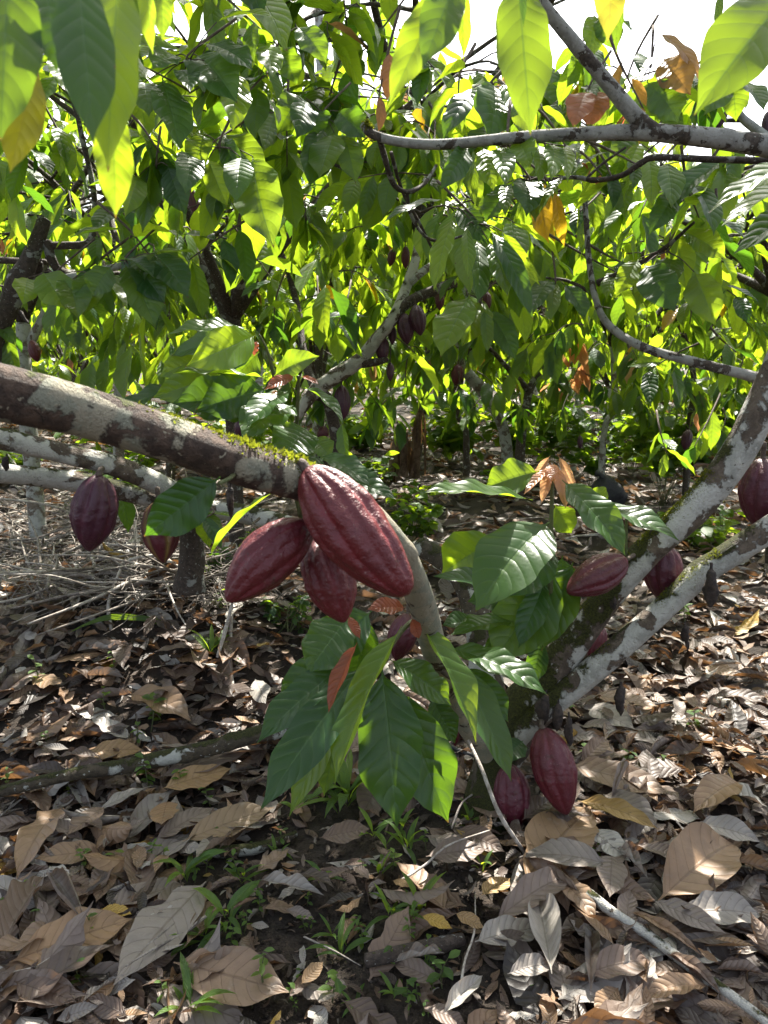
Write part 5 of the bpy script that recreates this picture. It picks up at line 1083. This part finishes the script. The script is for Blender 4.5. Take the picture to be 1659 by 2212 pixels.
litter('leaf_litter', 2600, 15, 40, .9, .2, .4, 2, 3, 612, .004, .05, .62)
litter('leaf_crumbs', 3000, .75, 3.6, 1.0, .025, .10, 4, 7, 614, .02, .05, .55, .25, 1.6)
litter('leaf_crumbs', 5200, .75, 2.9, 1.0, .015, .06, 3, 5, 613, .002, .014, .55, .9, 1.6)
# soil crumbs on the bare patch
rng = np.random.default_rng(620); mb = MB(); n = 2600
xx = rng.normal(-.08, .28, n); yy = rng.normal(1.5, .28, n); rr = rng.uniform(.002, .0075, n)**1.0
ico = np.array([(1, 0, 0), (-1, 0, 0), (0, 1, 0), (0, -1, 0), (0, 0, 1), (0, 0, -1)], float); tri = np.array([(0, 2, 4), (2, 1, 4), (1, 3, 4), (3, 0, 4), (2, 0, 5), (1, 2, 5), (3, 1, 5), (0, 3, 5)])
V = ico[None]*rng.uniform(.6, 1.3, (n, 6, 1))*rr[:, None, None]+np.stack([xx, yy, gz(xx, yy)+rr*.5], -1)[:, None]
mb.add(V, None, (tri[None]+(np.arange(n)*6)[:, None, None]).reshape(-1, 3)); tag(mb.build('soil_crumbs', M_SOIL), kind='stuff')

# fallen branches and sticks
def ground_stick(name, pts, px, mt, label, cat, lift=.02, seed=1, seg=12, rough=.08, knots=3):
    p = [G(x, y, lift if len(q) == 0 else q[0]) for x, y, *q in pts]; c0 = p[0]
    rad = [w_*float(proj(q)[2])/F/2 for w_, q in zip(np.interp(np.linspace(0, 1, len(p)), np.linspace(0, 1, len(px)), px), p)]
    mb = MB(); tube(mb, p, rad, seg, 10*len(p), rough, np.random.default_rng(seed), knots=knots)
    o = mb.build(name, mt, None, c0); o.location = c0.tolist(); return tag(o, label, cat)
ground_stick('fallen_branch', [(-60, 1725), (60, 1695), (180, 1668), (270, 1655), (350, 1638), (470, 1612), (560, 1585), (650, 1562)], [22, 26, 28, 32, 34, 34, 36, 34], M_BMOSS, 'mossy fallen branch lying across the litter at left', 'fallen branch', .10, 701, 16)
ground_stick('fallen_branch', [(370, 1822), (430, 1836), (510, 1838), (590, 1822), (640, 1800)], [18, 24, 26, 22, 14], M_BMOSS, 'short dark mossy root piece beside the seedlings in the soil', 'fallen branch', .02, 703)
ground_stick('fallen_branch', [(1270, 1930), (1330, 1975), (1400, 2020), (1480, 2080), (1580, 2150), (1680, 2225)], [24, 24, 22, 24, 22, 20], M_BLIMB, 'pale bark stick slanting through the litter at lower right', 'fallen branch', .055, 705)
ground_stick('fallen_branch', [(790, 2075), (870, 2058), (950, 2040), (1000, 2028)], [30, 34, 34, 26], M_BDARK, 'rotting brown branch piece at bottom centre', 'fallen branch', .03, 707)
mb = MB(); s_ = [P(1012, 1600, 1.93), P(1040, 1660, 1.86), P(1080, 1760, 1.78), G(1136, 1846, .03)]
tube(mb, s_, [.0045, .0048, .0052, .005], 8, 30, .08, np.random.default_rng(709)); o = mb.build('leaning_stick', M_STICK, None, s_[3]); o.location = s_[3].tolist(); tag(o, 'thin grey stick leaning against the trunk foot', 'stick')
ground_stick('hose', [(930, 1585, .04), (985, 1618, .04), (1020, 1632, .04), (1062, 1650, .04)], [11, 11, 11, 11], M_HOSE, 'black irrigation hose behind the trunk foot', 'hose', .04, 711, 10, 0, 0)
TW = []
def stick(p, L, az, el, r, rng, phrase):
    d = np.array([math.cos(az)*math.cos(el), math.sin(az)*math.cos(el), math.sin(el)])
    pts = [p+d*L*f+rng.normal(0, .02*L, 3)*(f > 0) for f in (0, .3, .6, 1.0)]
    pts = [np.array([q[0], q[1], max(q[2], float(gz(q[0], q[1]))+.008)]) for q in pts]
    mb = MB(); tube(mb, pts, [r, r*.9, r*.75, r*.4], 6, 12, .1, rng)
    if L > .3 and rng.random() < .6:
        q = pts[1]; a2 = az+rng.choice([-1, 1])*.7; tube(mb, [q, q+np.array([math.cos(a2), math.sin(a2), .1])*L*.35], [r*.6, r*.3], 5, 6, .1, rng)
    o = mb.build('dry_twig', M_STICK if rng.random() < .45 else M_BRUSH, None, p); o.location = p.tolist()
    tag(o, None, 'twig', 'dry twigs on the litter'); c = proj((pts[0]+pts[3])/2); TW.append((o, phrase, float(c[0]), float(c[1])))
for i in range(290):
    rng = np.random.default_rng(800+i)
    if i < 66 or i >= 96: px, py = rng.uniform(-20, 430), 1065+rng.random()**1.2*215; g_ = G(px, py, .02+.10*rng.random()); L = rng.uniform(.2, .75); el = rng.normal(.1, .22); r = rng.uniform(.003, .009)
    elif i < 80: px, py = rng.uniform(950, 1640), rng.uniform(960, 1180); g_ = G(px, py, .03); L = rng.uniform(.3, .9); el = rng.uniform(0, .12); r = rng.uniform(.004, .010)
    else: px, py = rng.uniform(0, 1650), rng.uniform(1350, 2180); g_ = G(px, py, .05); L = rng.uniform(.08, .3); el = rng.uniform(0, .15); r = rng.uniform(.0015, .004)
    wd = 'long' if L > .5 else 'short' if L < .28 else 'bent'; th = 'thick' if r > .006 else 'thin'
    stick(g_, L, rng.uniform(-1.4, 1.4)+(math.pi if rng.random() < .5 else 0), el, r, rng, f'{wd} {th} dry twig {zone(px, py)}')
rng = np.random.default_rng(899); mb = MB()                  # fine brush and rootlets matted between the twigs
for _ in range(750):
    q = G(rng.uniform(-20, 470) if rng.random() < .8 else rng.uniform(400, 700), 1075+rng.random()**1.1*225, .01+.10*rng.random()); a = rng.uniform(0, 6.28); L = rng.uniform(.08, .35); e = rng.normal(.05, .3)
    d_ = np.array([math.cos(a)*math.cos(e), math.sin(a)*math.cos(e), math.sin(e)])*L
    tube(mb, [q, q+d_*.35+rng.normal(0, .03, 3), q+d_*.7+rng.normal(0, .03, 3), q+d_], [.0022, .002, .0016, .001], 4, 8, 0, rng)
tag(mb.build('brush_tangle', M_BRUSH), kind='stuff')
for i, pts in enumerate([[(-20, 1075, .35), (100, 1090, .34), (180, 1125, .25), (290, 1260, .02)], [(240, 1270, .02), (262, 1220, .12), (330, 1200, .16), (430, 1200, .1)], [(240, 1360, .02), (235, 1300, .08), (262, 1225, .14)], [(405, 1200, .16), (420, 1235, .1), (440, 1290, .03), (450, 1350, .02)], [(500, 1330, .05), (497, 1420, .04), (505, 1500, .03)], [(470, 1420, .05), (490, 1350, .12), (505, 1290, .2)]]):
    p = [G(*q) for q in pts]; mb = MB(); tube(mb, p, [.007, .0075, .007, .005], 7, 28, .1, np.random.default_rng(860+i)); c0 = p[0]; o = mb.build('dry_twig', M_STICK, None, c0); o.location = c0.tolist()
    tag(o, None, 'twig', 'dry twigs on the litter'); c = proj(p[1]); TW.append((o, 'sturdy crooked grey twig '+zone(c[0], c[1]), float(c[0]), float(c[1])))

# ================================================================== small plants
PL = []
def grass(px, py, hpx, n, seed, wide=1.0, phrase=None):
    g_ = G(px, py, .01); d = float(proj(g_)[2]); h = 1.0*hpx*d/F; rng = np.random.default_rng(seed+int(px))
    az = np.arange(n)*2.4+rng.uniform(0, 6, n)*.3; el = rng.uniform(.45, 1.35, n); rad = np.stack([np.cos(az), np.sin(az), 0*az], -1)
    dr = rad*np.cos(el)[:, None]+np.array([0, 0, 1.])*np.sin(el)[:, None]; L = h*rng.uniform(.6, 1.15, n)
    tn = np.zeros((n, 4)); tn[:, 0] = rng.uniform(.5, 1, n); tn[:, 3] = 1
    root = thing('grass_tuft', g_, None, 'grass tuft', 'small green weeds on the litter'); mb = MB()
    leaves(mb, np.tile(g_, (n, 1))+np.stack([rng.normal(0, .004, n), rng.normal(0, .004, n), np.linspace(0, h*.25, n)], -1), dr, np.array([0, 0, 1.])-rad*.5, L, L*.15*wide*rng.uniform(.8, 1.3, n), 3, 9, rng.uniform(.5, 1.5, n), .3, rng.normal(0, .3, n), .01, 0, tn, rng)
    mb.build('blades', M_WEED, root, g_); PL.append((root, (phrase or 'green grass tuft ')+zone(px, py), px, py))
def seedling(px, py, hpx, n, seed, lf=.35, lean=.2):
    g_ = G(px, py, .01); d = float(proj(g_)[2]); h = hpx*d/F; rng = np.random.default_rng(seed+int(px)); a = rng.uniform(0, 6.28)
    top = g_+np.array([math.cos(a)*lean*h, math.sin(a)*lean*h, h]); root = thing('seedling', g_, None, 'seedling', 'small green weeds on the litter')
    pts = [g_, (g_+top)/2+rng.normal(0, .04*h, 3), top]; mb = MB(); tube(mb, pts, [h*.018+.0006, h*.014+.0005, .0005], 5, 10, 0, rng); mb.build('stem', M_TWIG, root, g_)
    f = np.linspace(.35, 1, n); c = spline(pts, 30); pos = c[np.minimum((f*29).astype(int), 29)]; az = np.arange(n)*math.pi+np.arange(n)//2*1.57+a; rad = np.stack([np.cos(az), np.sin(az), 0*az], -1)
    tn = np.zeros((n, 4)); tn[:, 0] = rng.uniform(.4, 1, n); tn[:, 3] = 1; L = h*lf*rng.uniform(.7, 1.2, n)
    m = MB(); leaves(m, pos, rad+np.array([0, 0, 1.])*rng.uniform(-.2, .5, (n, 1)), np.array([0, 0, 1.])+rng.normal(0, .2, (n, 3)), L, L*.5, 4, 7, rng.uniform(.2, .7, n), .2, 0, .02, .01, tn, rng)
    m.build('leaves', M_WEED, root, g_); PL.append((root, 'green seedling '+zone(px, py), px, py))
for q in [(750, 1740, 130, 14), (400, 1905, 110, 7), (520, 1905, 60, 6), (490, 2005, 110, 10), (440, 2035, 90, 9), (408, 2200, 115, 8), (720, 2030, 60, 6), (738, 2070, 80, 6), (805, 1810, 80, 6), (690, 1910, 60, 7), (820, 1890, 60, 6), (880, 1838, 75, 9), (845, 1985, 90, 7), (905, 1972, 80, 9), (870, 1800, 60, 8), (455, 1425, 90, 7), (770, 2180, 60, 5), (30, 2110, 60, 5), (700, 1735, 90, 8), (850, 2160, 60, 6), (1040, 1880, 50, 4), (640, 1760, 60, 6), (600, 1850, 50, 5), (1010, 1790, 60, 6)]: grass(*q, 900, 1.1)
for q in [(325, 1715, 80, 14, 901, .3), (240, 1890, 55, 6, 902), (190, 1880, 60, 8, 903), (327, 1870, 60, 12, 904, .25), (215, 1905, 50, 6, 905), (80, 2020, 60, 5, 906), (205, 2030, 70, 6, 907), (180, 2130, 60, 5, 908), (578, 2160, 150, 8, 909, .22), (625, 2165, 60, 6, 910), (718, 2165, 70, 5, 911, .5), (920, 2100, 70, 6, 912, .45), (955, 2135, 70, 6, 913, .5), (1148, 2140, 22, 4, 914, .9), (1505, 1580, 50, 6, 915, .5), (1350, 1660, 45, 6, 916, .5), (1262, 1640, 35, 5, 917, .5), (1430, 1665, 35, 5, 918), (1290, 1850, 25, 4, 919, .8), (885, 2175, 60, 5, 920, .5), (300, 1610, 60, 6, 921), (350, 1560, 70, 8, 922), (150, 1730, 45, 8, 923), (60, 1960, 60, 5, 924), (250, 1450, 50, 6, 925), (380, 1720, 60, 10, 926, .3), (560, 1940, 50, 6, 927), (1480, 1350, 60, 8, 928), (1230, 1560, 40, 5, 929), (660, 2010, 40, 6, 930), (480, 1330, 60, 8, 931), (1180, 1150, 30, 5, 932)]+[(int(a), int(b), int(h_), int(k_), 940+i_) for i_, (a, b, h_, k_) in enumerate(zip(np.random.default_rng(12).uniform(420, 960, 34), np.random.default_rng(13).uniform(1790, 2200, 34), np.random.default_rng(14).uniform(22, 60, 34), np.random.default_rng(15).integers(3, 8, 34)))]+[(int(a), int(b), int(h_), 6, 980+i_) for i_, (a, b, h_) in enumerate(zip(np.random.default_rng(16).uniform(10, 520, 16), np.random.default_rng(17).uniform(1420, 2180, 16), np.random.default_rng(18).uniform(30, 65, 16)))]: seedling(*q)
# long arching blade
g_ = G(395, 1385, .02); root = thing('long_grass', g_, 'long single grass blade arching over the litter at left', 'grass')
pts = spline([P(398, 1384, 2.9), P(360, 1352, 2.88), P(312, 1336, 2.86), P(240, 1333, 2.84), P(190, 1347, 2.82), P(150, 1366, 2.8)], 24); wv = np.interp(np.linspace(0, 1, 24), [0, .2, .6, 1], [.004, .011, .012, .001])
V = np.stack([pts-np.array([0, .35, .9])*wv[:, None], pts-np.array([0, .2, -.1])*wv[:, None]*.3, pts+np.array([0, .35, .9])*wv[:, None]], 1); i_ = np.arange(23)[:, None]*3; j_ = np.arange(2)[None]
mb = MB(); mb.add(V, np.stack([i_+j_, i_+j_+1, i_+j_+4, i_+j_+3], -1), None, np.stack(np.broadcast_arrays(np.array([.1, .5, .9])[None], np.linspace(0, 1, 24)[:, None]), -1), np.array([.45, 0, 0, 1])); mb.build('grass_leaf', M_WEED, root, g_)
# small-leaved shrubs
def bush(cx, cy_, d, wpx, hpx, nst, nl, seed, label, tmean, lpx):
    if cy_+hpx/2 > 960: d = float(proj(G(cx, cy_+hpx/2))[2])
    rng = np.random.default_rng(seed); b = P(cx, cy_+hpx/2, d); b[2] = float(gz(b[0], b[1])); root = thing('weed_bush', b, label, 'weed')
    mb = MB(); m = MB(); c = P(cx, cy_, d)
    for i in range(nst):
        tip = c+np.array([rng.uniform(-.5, .5)*wpx, rng.uniform(-.4, .4)*wpx, rng.uniform(-.1, .5)*hpx])*d/F; pts = [b+rng.normal(0, .02, 3)*[1, 1, 0], (b+tip)/2+rng.normal(0, .03, 3), tip]
        tube(mb, pts, [.003, .002, .001], 5, 10, 0, rng); s = spline(pts, 30); k_ = rng.integers(10, 30, nl)
        az = rng.uniform(0, 6.28, nl); rad = np.stack([np.cos(az), np.sin(az), rng.uniform(-.5, .6, nl)], -1); tn = np.zeros((nl, 4)); tn[:, 0] = np.clip(rng.normal(tmean, .2, nl), 0, 1); tn[:, 3] = 1; L = lpx*d/F*rng.uniform(.6, 1.2, nl)
        leaves(m, s[k_], rad, np.array([0, 0, 1.])+rng.normal(0, .4, (nl, 3)), L, L*.55, 3, 6, .4, .2, 0, .02, 0, tn, rng)
    mb.build('stems', M_TWIG, root, b); m.build('leaves', M_WEED, root, b)
bush(900, 1100, 3.2, 110, 130, 13, 13, 950, 'bright green small-leaved weed behind the largest pod', .95, 30)
bush(800, 1015, 3.6, 110, 70, 9, 16, 951, 'dull green weed with narrow leaflets below the middle tree', .5, 30)
bush(620, 1310, 2.4, 110, 110, 10, 14, 952, 'dark small-leaved weed under the three foreground pods', .3, 22)
bush(560, 1200, 2.7, 70, 110, 7, 12, 953, 'small-leaved weed right of the left trunk', .5, 26)
bush(1530, 1130, 2.8, 160, 110, 10, 12, 954, 'yellow green weed between the whitish limbs at right', .8, 36)
bush(1290, 900, 7.0, 180, 110, 14, 16, 955, 'leafy dark bush around the thin pale trunk', .3, 36)
bush(1440, 880, 6.6, 200, 130, 16, 16, 958, 'leafy green bush in the far right row', .6, 48)
bush(1570, 900, 6.0, 170, 160, 14, 16, 959, 'yellow green bush behind the upper whitish limb', .85, 50)
bush(1200, 880, 8.2, 160, 90, 12, 14, 960, 'dark leafy bush far behind the red young leaves', .4, 40)
bush(620, 980, 5.2, 180, 110, 14, 14, 961, 'dark leafy bush behind the shoot with curled leaves', .35, 44)
bush(250, 900, 6.0, 260, 110, 18, 14, 962, 'broad low bush in the left distance', .6, 40)
bush(440, 1225, 2.72, 90, 50, 8, 12, 970, 'dark leafy weed at the foot of the left tree', .12, 32)
for q in [(760, 930, 8.0, 160, 90, 963, 'dark green bush below the middle branch'), (980, 900, 9.0, 200, 80, 964, 'low bright bush left of the pale leaning trunk'), (1130, 890, 9.2, 180, 70, 965, 'low bush behind the two crossing trunks'), (1370, 900, 8.4, 170, 90, 966, 'bright bush right of the thin pale trunk'), (1480, 960, 5.0, 150, 80, 967, 'small bush low in front of the far right row'), (500, 910, 6.4, 200, 90, 968, 'bush in the gap above the near branch')]: bush(*q[:5], 15, 15, q[5], q[6], .75, 40)
bush(1090, 1040, 5.0, 120, 50, 7, 10, 956, 'low weed at the foot of the pale leaning trunk', .5, 22)
bush(30, 1000, 3.6, 140, 90, 8, 12, 957, 'weed behind the pale left branches', .7, 40)

# banana stems and the black sack in the next row
def banana(px, py, d, wpx, hpx, seed, label):
    b = P(px, py, d); b[2] = float(gz(b[0], b[1])); rng = np.random.default_rng(seed); root = thing('banana_stem', b, label, 'banana plant'); r = wpx*d/F/2; h = hpx*d/F
    mb = MB(); tube(mb, [b-[0, 0, .05], b+[.02, 0, h*.5], b+[.05, 0, h]], [r*1.15, r, r*.7], 14, 30, .10, rng); mb.build('pseudostem', M_BAN, root, b)
    n = 9; az = rng.uniform(0, 6.28, n); rad = np.stack([np.cos(az), np.sin(az), 0*az], -1); tn = np.zeros((n, 4)); tn[:, 0] = rng.uniform(.3, .6, n); tn[:, 3] = 1
    m = MB(); leaves(m, b+np.array([.04, 0, 0])+np.stack([0*az, 0*az, h*rng.uniform(.5, .95, n)], -1)+rad*r*.8, np.array([0, 0, -1.])+rad*.12, rad, h*rng.uniform(.4, .7, n), r*1.0, 4, 10, .1, .5, rng.normal(0, .4, n), .12, 0, tn, rng, .8); m.build('dry_sheath', M_DEAD, root, b)
banana(858, 1000, 8.0, 40, 110, 960, 'thick brown banana stem with hanging dry sheaths'); banana(897, 1000, 8.2, 16, 170, 961, 'thin reddish brown banana stem beside the thick one')
b = P(1314, 1042, 6.3); b[2] = float(gz(b[0], b[1])); root = thing('plastic_sack', b, 'black crumpled plastic sack slumped under the thin pale trunk', 'sack'); k_ = 6.3/F
rng = np.random.default_rng(970); n1, n2 = 18, 28; t = np.linspace(0, 1, n1); th = np.arange(n2)*2*np.pi/n2
pr = np.interp(t, [0, .05, .25, .5, .68, .9, 1], [.10, .34, .70, 1.0, .92, .42, .05]); hh = (1042-952)*k_
rr = pr[:, None]*39*k_*(1+.10*np.sin(3*th+1.3*t[:, None]*4)+.07*np.sin(5*th-2*t[:, None]*5)+rng.normal(0, .03, (n1, n2)))
V = np.stack([b[0]+rr*np.cos(th)+(t[:, None]-.5)*-14*k_, b[1]+.6*rr*np.sin(th), b[2]+.0+t[:, None]*hh+0*th], -1); i_ = np.arange(n1-1)[:, None]*n2; j_ = np.arange(n2)[None]; j2 = (j_+1) % n2
mb = MB(); mb.add(V, np.stack([i_+j_, i_+j2, i_+n2+j2, i_+n2+j_], -1), [(0, q+1, q) for q in range(1, n2-1)]+[((n1-1)*n2, (n1-1)*n2+q, (n1-1)*n2+q+1) for q in range(1, n2-1)]); mb.build('sack_body', M_BAG, root, b)
m = MB(); tube(m, [b+[-.05, 0, hh*.93], b+[-.07, 0, hh*1.0], b+[-.10, .02, hh*1.03]], [.03, .018, .03], 10, 10, .25, rng); m.build('tied_neck', M_BAG, root, b)

for l in (ITEMS, TW, PL): unique_labels(l)
print('leaves in rows', NLEAF, 'fallen', len(ITEMS))
